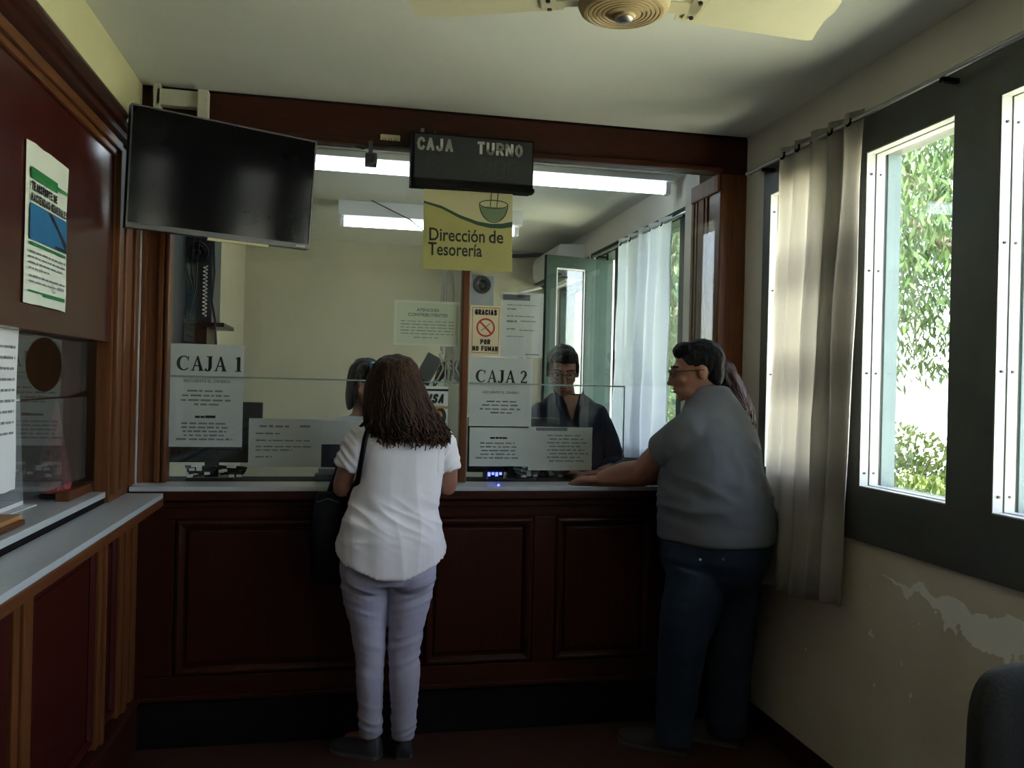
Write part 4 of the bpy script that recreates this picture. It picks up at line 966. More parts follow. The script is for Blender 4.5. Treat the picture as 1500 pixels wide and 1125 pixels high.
bx('bracket', M_DKGREY, t, 0.085, 0.103, 3.735, 3.765, 2.53, 2.60, 0.003); bx('body', M_DKGREY, t, 0.07, 0.122, 3.69, 3.765, 2.487, 2.535, 0.008)
bm = bmesh.new(); lathe(bm, (0.096, 3.69, 2.508), [(0.016, 0), (0.016, 0.008), (0.011, 0.01), (0.003, 0.004)], 16, rot=Matrix.Rotation(R(90), 3, 'X')); fin('lens', bm, M_BLACK, t, smooth=True)
bm = bmesh.new(); tube(bm, [(0.09, 3.755, 2.58), (0.06, 3.758, 2.565), (0.03, 3.758, 2.575)], 0.004, 6); tube(bm, [(0.1, 3.755, 2.58), (0.13, 3.758, 2.57), (0.16, 3.758, 2.577)], 0.004, 6); fin('cable', bm, M_DKGREY, t)
t = thing('wall_socket', 'cream power socket at the lower edge of the beam', 'socket', (0.178, 3.76, 2.6))
bx('plate', M_CREAM, t, 0.136, 0.222, 3.755, 3.772, 2.588, 2.638, 0.003)
bm = bmesh.new()
for k in range(3):
    for dx in (-0.005, 0.005): box(bm, 0.150 + 0.026 * k + dx, 0.153 + 0.026 * k + dx, 3.7535, 3.756, 2.606, 2.620)
fin('slots', bm, M_BLACK, t)

# ------------------------------------------------------------------ television and its bracket
t = thing('television', 'wide black wall television angled out of the left corner', 'television', (-0.47, 3.48, 2.08))
A = Vector((-0.800, 3.315, 0)); B = Vector((-0.155, 3.632, 0)); dr = (B - A).normalized(); nn = Vector((dr.y, -dr.x, 0)); Lw = (B - A).length
Z0, Z1, TILT = 2.092, 2.535, 0.05
def tvbox(bm, a0, a1, b0, b1, c0, c1, bev=0.0):
    vv = box(bm, a0, a1, c0, c1, b0, b1)
    for v in vv:
        a, c, b = v.co; v.co = A + dr * a + nn * (c + TILT * (b / (Z1 - Z0))) + Vector((0, 0, Z0 + b))
H_ = Z1 - Z0
bm = bmesh.new(); tvbox(bm, 0, Lw, 0, H_, -0.035, 0); fin('casing', bm, M_BLACK, t)
bm = bmesh.new(); tvbox(bm, 0.006, Lw - 0.006, 0.02, H_ - 0.006, 0, 0.0015); fin('screen', bm, M_SCREEN, t)
bm = bmesh.new()
for q in ((0, Lw, 0, 0.02), (0, Lw, H_ - 0.006, H_), (0, 0.006, 0.02, H_ - 0.006), (Lw - 0.006, Lw, 0.02, H_ - 0.006)): tvbox(bm, *q, 0.0, 0.006)
fin('bezel', bm, M_BLACK, t)
bm = bmesh.new(); tvbox(bm, 0.18, Lw - 0.18, 0.05, H_ - 0.1, -0.075, -0.034); fin('rear_hump', bm, M_BLACK, t)
bm = bmesh.new(); tvbox(bm, Lw - 0.06, Lw - 0.02, 0.006, 0.012, 0.006, 0.007); fin('status_mark', bm, M_LETTER, t)
bm = bmesh.new(); tvbox(bm, Lw * 0.42, Lw * 0.76, -0.010, 0.0, -0.02, -0.004); fin('speaker_strip', bm, M_SAND, t)
t = thing('television_bracket', 'grey-white metal bracket holding the television in the corner', 'bracket', (-0.72, 3.66, 2.6))
M_BRK = mat('dusty_white_metal', (0.46, 0.45, 0.36), 0.5, var=0.1)
bx('wall_plate', M_BRK, t, -0.80, -0.772, 3.715, 3.771, 2.55, 2.76, 0.003)
bx('arm', M_BRK, t, -0.79, -0.60, 3.715, 3.755, 2.672, 2.742, 0.004); bx('drop_post', M_BRK, t, -0.62, -0.578, 3.68, 3.73, 2.45, 2.742, 0.004)
bx('cross_piece', M_BRK, t, -0.62, -0.50, 3.55, 3.70, 2.42, 2.46, 0.003)

# ------------------------------------------------------------------ ceiling fan
FC = Vector((0.672, 2.03, 0))
t = thing('ceiling_fan', 'cream ceiling fan with yellowed round motor cover', 'fan', (FC.x, FC.y, ZC))
bm = bmesh.new(); lathe(bm, (FC.x, FC.y, 0), [(0.012, 2.60), (0.012, ZC - 0.04), (0.055, ZC - 0.04), (0.06, ZC)], 20); fin('downrod', bm, M_CREAM, t, smooth=False)
bm = bmesh.new(); lathe(bm, (FC.x, FC.y, 0), [(0.06, 2.50), (0.112, 2.51), (0.118, 2.53), (0.118, 2.575), (0.10, 2.60), (0.03, 2.61)], 40); fin('motor_housing', bm, M_CREAM, t, smooth=False)
bm = bmesh.new(); pr_ = [(0.116, 2.512), (0.110, 2.498), (0.100, 2.492)]
for k in range(5): pr_ += [(0.092 - 0.011 * k, 2.4900 - 0.0008 * k), (0.0895 - 0.011 * k, 2.4935), (0.0875 - 0.011 * k, 2.4900 - 0.0008 * k)]
pr_ += [(0.030, 2.484), (0.026, 2.478), (0.018, 2.474), (0.003, 2.473)]
lathe(bm, (FC.x, FC.y, 0), pr_, 44); fin('motor_cover', bm, M_TAN, t, smooth=False)
bm = bmesh.new(); ell(bm, (FC.x, FC.y, 2.478), 0.024, 0.024, 0.012); fin('cap_nut', bm, M_STEEL, t, smooth=True)
def blade(ang, pitch):
    Mx = Matrix.Translation((FC.x, FC.y, 2.525)) @ Matrix.Rotation(R(ang), 4, 'Z') @ Matrix.Rotation(R(pitch), 4, 'X')
    bm = bmesh.new(); out = [(0.155, -0.062), (0.50, -0.105), (0.525, -0.102), (0.545, -0.085), (0.552, -0.04), (0.545, 0.0), (0.552, 0.05), (0.560, 0.088), (0.545, 0.094), (0.155, 0.062), (0.145, 0.0)]
    lo = [bm.verts.new(Mx @ Vector((x, y, -0.0025))) for x, y in out]; hi = [bm.verts.new(Mx @ Vector((x, y, 0.0025))) for x, y in out]
    bm.faces.new(list(reversed(lo))); bm.faces.new(hi)
    for i in range(len(out)): bm.faces.new((lo[i], lo[(i + 1) % len(out)], hi[(i + 1) % len(out)], hi[i]))
    b = fin('blade', bm, M_FANB, t)
    bm = bmesh.new(); vv = box(bm, 0.09, 0.20, -0.022, 0.022, -0.008, -0.003); vv += box(bm, 0.17, 0.21, -0.045, 0.045, -0.008, -0.003)
    for v in vv: v.co = Mx @ v.co
    o = fin('blade_arm', bm, M_CREAM, None); o.parent = b; o.matrix_parent_inverse = Matrix.Identity(4)
    o.matrix_parent_inverse = (Matrix.Translation(t.location) @ b.matrix_parent_inverse).inverted()
    for y_ in (-0.032, 0.032):
        bm = bmesh.new(); tube(bm, [Mx @ Vector((0.19, y_, -0.007)), Mx @ Vector((0.19, y_, -0.013))], 0.006, 8, caps=False)
        o = fin('screw', bm, M_BLACK, None); o.parent = b; o.matrix_parent_inverse = (Matrix.Translation(t.location) @ b.matrix_parent_inverse).inverted()
blade(-2, -9); blade(163, -7); blade(262, -9)

# ------------------------------------------------------------------ poster, papers and things at the left cash window
t = thing('poster', 'curling white poster with a blue picture on the red board, left wall', 'poster', (-0.85, 2.65, 1.74))
P = Plane((-0.848, 2.475, 1.738), (0, 1, 0), (0, 0, 1)); w, h = 0.345, 0.440
M_POS = mat('poster_paper', (0.60, 0.64, 0.56), 0.75, var=0.03)
sheet('paper', P, w, h, M_POS, t, curl=0.003, wob=0.004)
def pr2(name, m, *rs):
    bm = bmesh.new()
    for q in rs: rect(bm, P, *q, 0.0062)
    return fin(name, bm, m, t)
pr2('green_bar', M_GRN, (0.02, 0.235, h - 0.098, h - 0.068), (0.235, 0.325, h - 0.088, h - 0.078))
sans(P, 'TRANSPORTE', 0.025, h - 0.130, 0.024, 0.165, M_INK, t, wt=0.24, c=0.0062); sans(P, 'DE', 0.205, h - 0.130, 0.024, 0.028, M_INK, t, wt=0.24, c=0.0062)
sans(P, 'HACIENDAS', 0.025, h - 0.161, 0.024, 0.145, M_INK, t, wt=0.24, c=0.0062); sans(P, 'GENERALES', 0.185, h - 0.161, 0.024, 0.140, M_INK, t, wt=0.24, c=0.0062)
pr2('blue_picture', M_BLUE, (0.02, 0.325, h - 0.265, h - 0.166))
bm = bmesh.new(); poly(bm, P, [(0.15, h - 0.168), (0.19, h - 0.168), (0.32, h - 0.235), (0.32, h - 0.262), (0.24, h - 0.21)], 0.0066); rect(bm, P, 0.22, 0.322, h - 0.263, h - 0.254, 0.0066); fin('picture_shape', bm, M_INK, t)
pr2('green_rule', M_GRN, (0.02, 0.32, h - 0.279, h - 0.271), (0.015, 0.32, 0.032, 0.037), (0.13, 0.32, 0.026, 0.032))
words(P, [(0.02, 0.32, h - 0.30, 0.006), (0.02, 0.32, h - 0.315, 0.006), (0.02, 0.30, h - 0.33, 0.006), (0.02, 0.18, h - 0.345, 0.006), (0.02, 0.32, h - 0.366, 0.006), (0.02, 0.24, h - 0.381, 0.005)], M_GREYINK, t, c=0.0062, seed=20)
bm = bmesh.new()
for k in range(14):
    a, b = R(60 + 250 * k / 14), R(60 + 250 * (k + 1) / 14); poly(bm, P, [(0.225 + q * math.cos(v), 0.062 + q * math.sin(v)) for q, v in ((0.014, a), (0.017, a), (0.017, b), (0.014, b))], 0.0062)
rect(bm, P, 0.25, 0.31, 0.058, 0.066, 0.0062); fin('emblem', bm, M_GREYINK, t)

t = thing('notice', 'pale blue-white sheet on the left cash window at the photo\'s edge', 'notice', (-0.915, 2.4, 1.2))
P = Plane((-0.914, 2.40, 1.215), (0, 1, 0), (0, 0, 1)); sheet('paper', P, 0.235, 0.46, M_PAPER, t, curl=0.003, wob=0.004)
words(P, [(0.02, 0.2, 0.40 - 0.03 * k, 0.008) for k in range(9)], M_GREYINK, t, c=0.0062, seed=22)
t = thing('notice', 'added white sheet behind the left cash window, standing in for a reflection', 'notice', (-1.02, 2.9, 1.15))  # sheet added in place of a pale reflection in the glass
P = Plane((-1.02, 2.80, 1.115), (0, 1, 0), (-0.05, 0, 1)); sheet('paper', P, 0.22, 0.36, M_PAPER, t, wob=0.002)
words(P, [(0.03, 0.17, 0.32 - 0.025 * k, 0.007) for k in range(8)], M_GREYINK, t, seed=23)
t = thing('monitor', 'added dark monitor behind the left cash window, standing in for a reflection', 'monitor', (-1.10, 2.9, 1.112))  # added for the dark lower part of that reflection
bx('casing', M_BLACK, t, -1.10, -1.065, 2.78, 3.04, 1.13, 1.265, 0.004); bx('stand', M_BLACK, t, -1.12, -1.05, 2.86, 2.96, 1.112, 1.14, 0.003)
t = thing('tinsel_tree', 'red sparkling cone ornament behind the left cash window', 'ornament', (-0.985, 3.20, 1.112))
bm = bmesh.new(); lathe(bm, (-0.985, 3.20, 1.112), [(0.050, 0.02), (0.058, 0.05), (0.052, 0.10), (0.040, 0.15), (0.030, 0.20), (0.022, 0.25), (0.012, 0.31), (0.003, 0.34)], 24)
for v in bm.verts: v.co += Vector((nz(v.co.x * 60, v.co.y * 60, v.co.z * 60), nz(v.co.y * 60, v.co.z * 60, 2), 0)) * 0.006
fin('cone', bm, M_TINSEL, t)
bm = bmesh.new(); lathe(bm, (-0.985, 3.20, 1.112), [(0.045, 0.0), (0.045, 0.015), (0.03, 0.03)], 20); fin('base', bm, M_BLACK, t)
for i, (y0, y1, x0_, x1_, rz) in enumerate(((2.32, 2.72, -1.15, -0.985, 0.10), (2.74, 3.02, -1.10, -0.985, -0.05), (3.02, 3.22, -1.30, -1.14, 0.15))):
    o = bmesh.new(); box(o, x0_, x1_, y0, y1, 1.1125, 1.1145 + 0.001 * i); 
    c_ = Vector(((x0_ + x1_) / 2, (y0 + y1) / 2, 0)); rm = Matrix.Translation(c_) @ Matrix.Rotation(rz, 4, 'Z') @ Matrix.Translation(-c_)
    for v in o.verts: v.co = rm @ v.co
    tag(fin('paper_sheet', o, M_PAPER), ['white paper sheet lying on the left worktop nearest the viewer', 'white paper sheet on the left worktop in the middle', 'white paper sheet on the left worktop nearest the red ornament'][i], 'paper')
t = thing('wooden_block', 'light brown wooden block on the left worktop at the photo\'s edge', 'block', (-0.93, 2.52, 1.112))
bx('block', mat('light_wood', (0.36, 0.17, 0.055), 0.5, var=0.2, stretch=(12, 1, 12)), t, -0.965, -0.90, 2.25, 2.66, 1.1125, 1.140, 0.006); bx('block_lip', M_POSTY, t, -0.90, -0.885, 2.27, 2.64, 1.1125, 1.128, 0.003)

# ------------------------------------------------------------------ curtains
def curtain(name, ya, yb, x, z0, z1, label, m, waves, amp, drift=0.0, fl=0.0, grp=None, shorter=0.0):
    t = thing(name, label, 'curtain', (x, (ya + yb) / 2, z1), grp)
    nu, nv = waves * 14, 50; bm = bmesh.new(); uvl = bm.loops.layers.uv.new('UVMap'); g = []
    for j in range(nv + 1):
        v = j / nv; row = []
        for i in range(nu + 1):
            u_ = i / nu
            am = amp * (0.65 + 0.5 * v) * (0.7 + 0.6 * (0.5 + 0.5 * nz(u_ * 4, v * 1.2, 5)))
            y = ya + (yb - ya) * u_ + drift * v * (1 - 0.3 * u_) + fl * v * (u_ - 0.5) + 0.012 * nz(u_ * 6, v * 3, 1)
            xx = x + am * math.sin(u_ * waves * 2 * math.pi + 0.6 * nz(u_ * 3, v * 2, 9)) + 0.012 * nz(u_ * 5, v * 4, 2)
            zz = z1 + (z0 - z1) * v + (0.010 * math.sin(u_ * 9) + shorter * u_) * v
            row.append(bm.verts.new((xx, y, zz)))
        g.append(row)
    for j in range(nv):
        for i in range(nu):
            fc = bm.faces.new((g[j][i], g[j][i + 1], g[j + 1][i + 1], g[j + 1][i]))
            for lp, (a, b) in zip(fc.loops, ((i, j), (i + 1, j), (i + 1, j + 1), (i, j + 1))): lp[uvl].uv = (a / nu, b / nv * 3)
    bmesh.ops.solidify(bm, geom=list(bm.faces), thickness=0.0012)
    fin('cloth', bm, m, t, smooth=True)
    for k in range(waves):
        u_ = (k + 0.72) / waves; yy = ya + (yb - ya) * u_
        bm = bmesh.new(); ring = [Vector((x + 0.0, yy, z1 - 0.035)) + Vector((math.cos(a) * 0.004, math.sin(a) * 0.013, math.cos(a) * 0.0)) + Vector((0, 0, math.cos(a) * 0.013)) for a in [2 * math.pi * q / 12 for q in range(13)]]
        sl = amp * 0.65 * math.cos(u_ * waves * 2 * math.pi)
        tube(bm, [p + Vector((-0.004 - amp * 0.2, 0, 0)) for p in ring], 0.005, 6, caps=False); fin('eyelet', bm, M_BLKM, t)
    return t
curtain('curtain', 2.735, 3.33, 1.825, 0.745, 2.585, 'beige checked curtain hanging between the customer in grey and the window', M_CURT, 5, 0.022, drift=0.085, fl=-0.01, shorter=-0.05)
curtain('curtain', 4.54, 5.47, 1.82, 0.85, 2.545, 'pale bluish-white curtain in the office behind the glass', M_CURT2, 5, 0.028, drift=0.05)
def rod(x, y0, y1, z, label, brk):
    t = thing('curtain_rod', label, 'curtain rod', (x, (y0 + y1) / 2, z))
    bm = bmesh.new(); tube(bm, [(x, y0, z), (x, y1, z)], 0.009, 10); fin('rod', bm, M_STEEL, t, smooth=True)
    for y in brk:
        bm = bmesh.new(); box(bm, x - 0.006, XR, y - 0.008, y + 0.008, z - 0.022, z - 0.008); box(bm, XR - 0.006, XR, y - 0.015, y + 0.015, z - 0.035, z + 0.02); fin('bracket', bm, M_BLKM, t)
    bm = bmesh.new(); ell(bm, (x, y1 + 0.012, z), 0.013, 0.018, 0.013); fin('finial', bm, M_STEEL, t, smooth=True)
rod(1.825, 0.75, 3.61, 2.552, 'thin steel curtain rod running above the waiting room window', (2.33, 0.85, 3.48))
rod(1.82, 4.32, 6.05, 2.512, 'steel curtain rod above the office window', (4.36, 5.95))

# ------------------------------------------------------------------ chair in the near corner
t = thing('chair', 'black padded chair back at the bottom right corner of the photo', 'chair', (1.42, 1.25, 0))
bm = bmesh.new(); N = 40; Wc, Hc = 0.235, 0.190
def bk(a, tdep):
    c, s = math.cos(a), math.sin(a); p = 5.5
    x = Wc * math.copysign(abs(c) ** (2 / p), c); z = Hc * math.copysign(abs(s) ** (2 / p), s)
    x *= 1.0 - 0.10 * (z / Hc)
    return x, z
rings = []
for dep, sc_ in ((-0.028, 0.80), (-0.026, 0.93), (-0.012, 1.0), (0.012, 1.0), (0.026, 0.93), (0.028, 0.80)):
    rings.append([bm.verts.new((1.335 + bk(2 * math.pi * k / N, 0)[0] * sc_, 1.30 + dep - 0.12 * bk(2 * math.pi * k / N, 0)[1] * -1 - 0.12 * (bk(2 * math.pi * k / N, 0)[0]) ** 2, 0.87 + bk(2 * math.pi * k / N, 0)[1] * sc_)) for k in range(N)])
for a, b in zip(rings, rings[1:]):
    for k in range(N): bm.faces.new((a[k], a[(k + 1) % N], b[(k + 1) % N], b[k]))
bm.faces.new(list(reversed(rings[0]))); bm.faces.new(rings[-1]); fin('backrest', bm, M_CHAIR, t, smooth=True)
bm = bmesh.new(); box(bm, 1.11, 1.56, 0.85, 1.28, 0.44, 0.50, 0.02); fin('seat', bm, M_CHAIR, t)
for sx in (1.20, 1.47):
    bm = bmesh.new(); tube(bm, [(sx, 1.33, 0.72), (sx, 1.28, 0.5), (sx, 1.24, 0.44)], 0.011, 8); fin('back_support', bm, M_BLKM, t)
for lx, ly, ex, ey in ((1.14, 1.25, 1.11, 1.30), (1.53, 1.25, 1.56, 1.30), (1.14, 0.89, 1.11, 0.86), (1.53, 0.89, 1.56, 0.86)):
    bm = bmesh.new(); tube(bm, [(lx, ly, 0.45), (ex, ey, 0.012)], 0.012, 8); fin('leg', bm, M_BLKM, t)

# ------------------------------------------------------------------ people
def frame_of(F, tilt=0.0, lean=0.0):
    """head axes: x = face-right, y = forward, z = up; tilt > 0 looks down"""
    fw = Vector((F[0], F[1], 0)).normalized(); up = Vector((0, 0, 1)); rt = fw.cross(up)
    rm = Matrix((rt, fw, up)).transposed()
    return rm @ Matrix.Rotation(-tilt, 3, 'X') @ Matrix.Rotation(lean, 3, 'Y')
def head(bm, c, rm, s=1.0, jaw=1.0):
    c = Vector(c)
    def e(p, rx, ry, rz, rot=None): ell(bm, c + rm @ (Vector(p) * s), rx * s, ry * s, rz * s, rm @ rot if rot else rm)
    e((0, -0.012, 0.030), 0.074, 0.094, 0.086)           # skull
    e((0, 0.022, -0.012), 0.066, 0.074, 0.085)           # face
    e((0, 0.040, -0.072), 0.046 * jaw, 0.048, 0.040)     # jaw
    e((0, 0.075, -0.098), 0.020, 0.016, 0.016)           # chin
    e((0, 0.080, 0.022), 0.050, 0.016, 0.014)            # brow
    for sx in (-1, 1):
        e((sx * 0.037, 0.068, -0.026), 0.024, 0.020, 0.020)   # cheek
        e((sx * 0.075, -0.008, -0.008), 0.010, 0.020, 0.032)  # ear
    for k in range(5): e((0, 0.090 + 0.0055 * k, 0.012 - 0.012 * k), 0.008 + 0.0014 * k, 0.012, 0.011)
    for sx in (-1, 1): e((sx * 0.010, 0.100, -0.040), 0.008, 0.010, 0.007)
    e((0, 0.090, -0.062), 0.022, 0.012, 0.006); e((0, 0.088, -0.073), 0.019, 0.012, 0.007)
def face_bits(c, rm, parent, s=1.0):
    c = Vector(c); bm = bmesh.new()
    for sx in (-1, 1): ell(bm, c + rm @ (Vector((sx * 0.031, 0.081, 0.004)) * s), 0.0125 * s, 0.0105 * s, 0.005 * s, rm)
    fin('eyes', bm, M_EYE, parent, smooth=True)
    bm = bmesh.new()
    for sx in (-1, 1):
        ell(bm, c + rm @ (Vector((sx * 0.031, 0.0895, 0.003)) * s), 0.0055 * s, 0.004 * s, 0.0045 * s, rm)
        tube(bm, [c + rm @ (Vector((sx * a, b, d)) * s) for a, b, d in ((0.014, 0.094, 0.024), (0.032, 0.092, 0.029), (0.050, 0.080, 0.024))], 0.0042 * s, 6)
    fin('brows_and_pupils', bm, M_HBLACK, parent, smooth=True)
    bm = bmesh.new(); ell(bm, c + rm @ (Vector((0, 0.094, -0.0615)) * s), 0.021 * s, 0.010 * s, 0.0045 * s, rm); ell(bm, c + rm @ (Vector((0, 0.092, -0.072)) * s), 0.018 * s, 0.010 * s, 0.0055 * s, rm)
    fin('lips', bm, M_LIP, parent, smooth=True)
def glasses(c, rm, parent, s=1.0):
    c = Vector(c); bm = bmesh.new()
    for sx in (-1, 1):
        ring = [c + rm @ (Vector((sx * (0.033 + 0.024 * math.cos(a)), 0.106 - 0.010 * abs(math.cos(a)) * (1 if math.cos(a) > 0 else 0), 0.002 + 0.017 * math.sin(a))) * s) for a in [2 * math.pi * k / 16 for k in range(17)]]
        tube(bm, ring, 0.0022 * s, 6, caps=False)
        tube(bm, [c + rm @ (Vector((sx * 0.057, 0.096, 0.006)) * s), c + rm @ (Vector((sx * 0.078, 0.05, 0.006)) * s), c + rm @ (Vector((sx * 0.083, -0.012, 0.002)) * s)], 0.0021 * s, 6)
    tube(bm, [c + rm @ (Vector((-0.010, 0.107, 0.006)) * s), c + rm @ (Vector((0, 0.110, 0.009)) * s), c + rm @ (Vector((0.010, 0.107, 0.006)) * s)], 0.0022 * s, 6)
    return fin('glasses', bm, M_BLACK, parent)
def hand(bm, w, d, up, side, s=1.0, curl=0.5):
    """palm and five fingers; w wrist, d pointing direction, up = back of the hand, side = +1 when the thumb lies towards d x up"""
    w = Vector(w); d = Vector(d).normalized(); up = Vector(up); up = (up - d * up.dot(d)).normalized(); sd = d.cross(up) * side
    tube(bm, [w, w + d * 0.035 * s, w + d * 0.085 * s], [0.026 * s, 0.036 * s, 0.038 * s], 12, flat=(up, 0.42))
    for k, (ln, off) in enumerate(((0.072, 0.030), (0.082, 0.010), (0.076, -0.011), (0.058, -0.030))):
        p0 = w + d * 0.080 * s + sd * off * s; sp = sd * off * 0.25
        p1 = p0 + (d * 0.5 + sp * 0.2 - up * 0.12 * curl) * ln * s; p2 = p1 + (d * 0.30 - up * 0.34 * curl) * ln * s; p3 = p2 + (d * 0.16 - up * 0.30 * curl) * ln * s
        tube(bm, [p0, p1, p2, p3], [0.0095 * s, 0.009 * s, 0.0082 * s, 0.007 * s], 8)
    t0 = w + d * 0.022 * s + sd * 0.028 * s
    tube(bm, [t0, t0 + (d * 0.028 + sd * 0.024) * s, t0 + (d * 0.056 + sd * 0.030 - up * 0.008) * s, t0 + (d * 0.072 + sd * 0.026 - up * 0.014) * s], [0.014 * s, 0.0115 * s, 0.010 * s, 0.008 * s], 8)
def shoe(heel, toe, m, parent, s=1.0, wd=0.043, name='shoe'):
    h, t_ = Vector((*heel, 0)), Vector((*toe, 0)); d = (t_ - h).normalized(); L = (t_ - h).length; sd = Vector((-d.y, d.x, 0))
    bm = bmesh.new(); rings = []
    prof = [(0.0, 0.6, 0.055), (0.06, 0.85, 0.075), (0.25, 0.9, 0.078), (0.45, 0.92, 0.062), (0.65, 1.05, 0.050), (0.82, 1.0, 0.040), (0.94, 0.75, 0.032), (1.0, 0.35, 0.022)]
    for u_, k, hh in prof:
        ring = []
        for q in range(14):
            a = 2 * math.pi * q / 14; cc, ss = math.cos(a), math.sin(a)
            ring.append(bm.verts.new(h + d * L * u_ + sd * wd * k * cc + Vector((0, 0, 0.014 + max(ss, -0.15) * hh * s))))
        rings.append(ring)
    for a, b in zip(rings, rings[1:]):
        for q in range(14): bm.faces.new((a[q], a[(q + 1) % 14], b[(q + 1) % 14], b[q]))
    bm.faces.new(list(reversed(rings[0]))); bm.faces.new(rings[-1]); bmesh.ops.recalc_face_normals(bm, faces=bm.faces)
    o = fin(name, bm, m, parent, smooth=True)
    bm = bmesh.new(); lo, hi = [], []
    for u_, k, _ in prof:
        pass
    out = [(u_, k) for u_, k, _ in prof] ; loop = [h + d * L * u_ + sd * wd * k * 1.06 for u_, k in out] + [h + d * L * u_ - sd * wd * k * 1.06 for u_, k in reversed(out)]
    lo = [bm.verts.new(p + Vector((0, 0, 0.001))) for p in loop]; hi = [bm.verts.new(p + Vector((0, 0, 0.016))) for p in loop]
    bm.faces.new(lo); bm.faces.new(list(reversed(hi)))
    for i in range(len(loop)): bm.faces.new((lo[i], hi[i], hi[(i + 1) % len(loop)], lo[(i + 1) % len(loop)]))
    bmesh.ops.recalc_face_normals(bm, faces=bm.faces)
    so = fin('sole', bm, M_SOLE, None); so.parent = o; so.matrix_parent_inverse = (Matrix.Translation(origin_of(parent)) @ o.matrix_parent_inverse).inverted()
    return o
def strands(bm, roots, n, seg=7, rad=0.0045, seed=1, jit=0.012):
    """roots(u, v) -> point on the hair mass, u round, v down; lays tapering locks over it"""
    rr = random.Random(seed)
    for k in range(n):
        u_ = rr.random(); v0 = rr.uniform(0.0, 0.35); v1 = rr.uniform(0.8, 1.06); du = rr.uniform(-0.05, 0.05); ph = rr.uniform(0, 6)
        pts = []
        for j in range(seg + 1):
            v = v0 + (v1 - v0) * j / seg
            p = roots(u_ + du * j / seg + 0.018 * math.sin(ph + j * 1.3), v); c = Vector((rr.uniform(-1, 1), rr.uniform(-1, 1), rr.uniform(-1, 1))) * jit * (j / seg) ** 2
            pts.append(p + c)
        tube(bm, pts, [rad * (0.5 + 1.1 * math.sin(math.pi * min(0.95, 0.12 + 0.8 * j / seg))) for j in range(seg + 1)], 5, caps=False)

# --- customer in white, seen from behind
p = thing('person', 'woman with long wavy brown hair in white top and white trousers, at the counter', 'person', (0.21, 3.47, 0))
HC = (0.212, 3.505, 1.545); rm = frame_of((-0.12, 1), 0.18, 0.04)
bm = bmesh.new(); head(bm, HC, rm, 0.98, 0.9)
tube(bm, [(0.215, 3.49, 1.48), (0.228, 3.475, 1.40), (0.232, 3.47, 1.34)], [0.050, 0.052, 0.066], 14)
loft(bm, [(0.20, 3.47, 0.74, 0.165, 0.105), (0.205, 3.47, 0.85, 0.168, 0.11), (0.21, 3.475, 1.03, 0.150, 0.10), (0.232, 3.475, 1.17, 0.155, 0.10), (0.238, 3.475, 1.29, 0.165, 0.09), (0.238, 3.475, 1.35, 0.14, 0.065), (0.238, 3.475, 1.385, 0.07, 0.05)])
tube(bm, [(0.110, 3.475, 1.295), (0.035, 3.475, 1.22), (0.010, 3.49, 1.125), (0.006, 3.50, 1.105)], [0.048, 0.044, 0.042, 0.038], 14)
tube(bm, [(0.006, 3.50, 1.112), (0.04, 3.60, 1.125), (0.085, 3.675, 1.128)], [0.039, 0.036, 0.026], 14)
tube(bm, [(0.375, 3.475, 1.295), (0.430, 3.475, 1.22), (0.437, 3.49, 1.13), (0.438, 3.50, 1.11)], [0.048, 0.044, 0.042, 0.037], 14)
tube(bm, [(0.438, 3.50, 1.115), (0.405, 3.61, 1.128), (0.36, 3.685, 1.128)], [0.038, 0.035, 0.026], 14)
hand(bm, (0.085, 3.675, 1.122), (0.45, 0.7, -0.03), (0, 0, 1), 1, 0.9, 0.25); hand(bm, (0.36, 3.685, 1.122), (-0.6, 0.6, -0.03), (0, 0, 1), -1, 0.9, 0.25)
tube(bm, [(0.105, 3.49, 0.76), (0.135, 3.49, 0.44), (0.147, 3.52, 0.09)], [0.08, 0.045, 0.034], 14); tube(bm, [(0.29, 3.48, 0.76), (0.273, 3.48, 0.44), (0.278, 3.50, 0.09)], [0.08, 0.045, 0.034], 14)
tube(bm, [(0.147, 3.515, 0.075), (0.06, 3.585, 0.045)], [0.034, 0.026], 10); tube(bm, [(0.278, 3.50, 0.075), (0.275, 3.62, 0.045)], [0.034, 0.026], 10)
sculpt('body', bm, M_SKIN, p, 0.0065, 3)
face_bits(HC, rm, p, 0.98)
def ridge(x, y, z): return 1 - 2.2 * abs(nz(x, y, z))
def fold_shirt(c, n):
    z = c.z; s_ = c.x - 0.22
    d = 0.007 * nz(c.x * 6 + 2 * z, c.y * 4, z * 3.0)
    hang = min(1, max(0, (1.30 - z) / 0.30)); d += 0.006 * hang * ridge(c.x * 11 + 0.8 * z, c.y * 5, z * 1.6)
    k = math.exp(-((z - 0.995) / 0.075) ** 2); d += 0.008 * k * ridge(c.x * 4.5 + 3, c.y * 4, (z + 0.55 * s_) * 19)
    if z < 0.95: d += 0.007 * (0.95 - z) / 0.15 * nz(c.x * 12, c.y * 10, z * 1)
    if abs(s_) > 0.16 and z > 1.17: d += 0.005 * ridge(c.x * 5, c.y * 9, z * 24 - abs(s_) * 30)
    return d
bm = bmesh.new()
def hemf(t): 
    b_ = max(0, -math.sin(t)); s_ = abs(math.cos(t)); return -0.105 * b_ ** 1.3 + 0.006 * math.sin(5 * t)
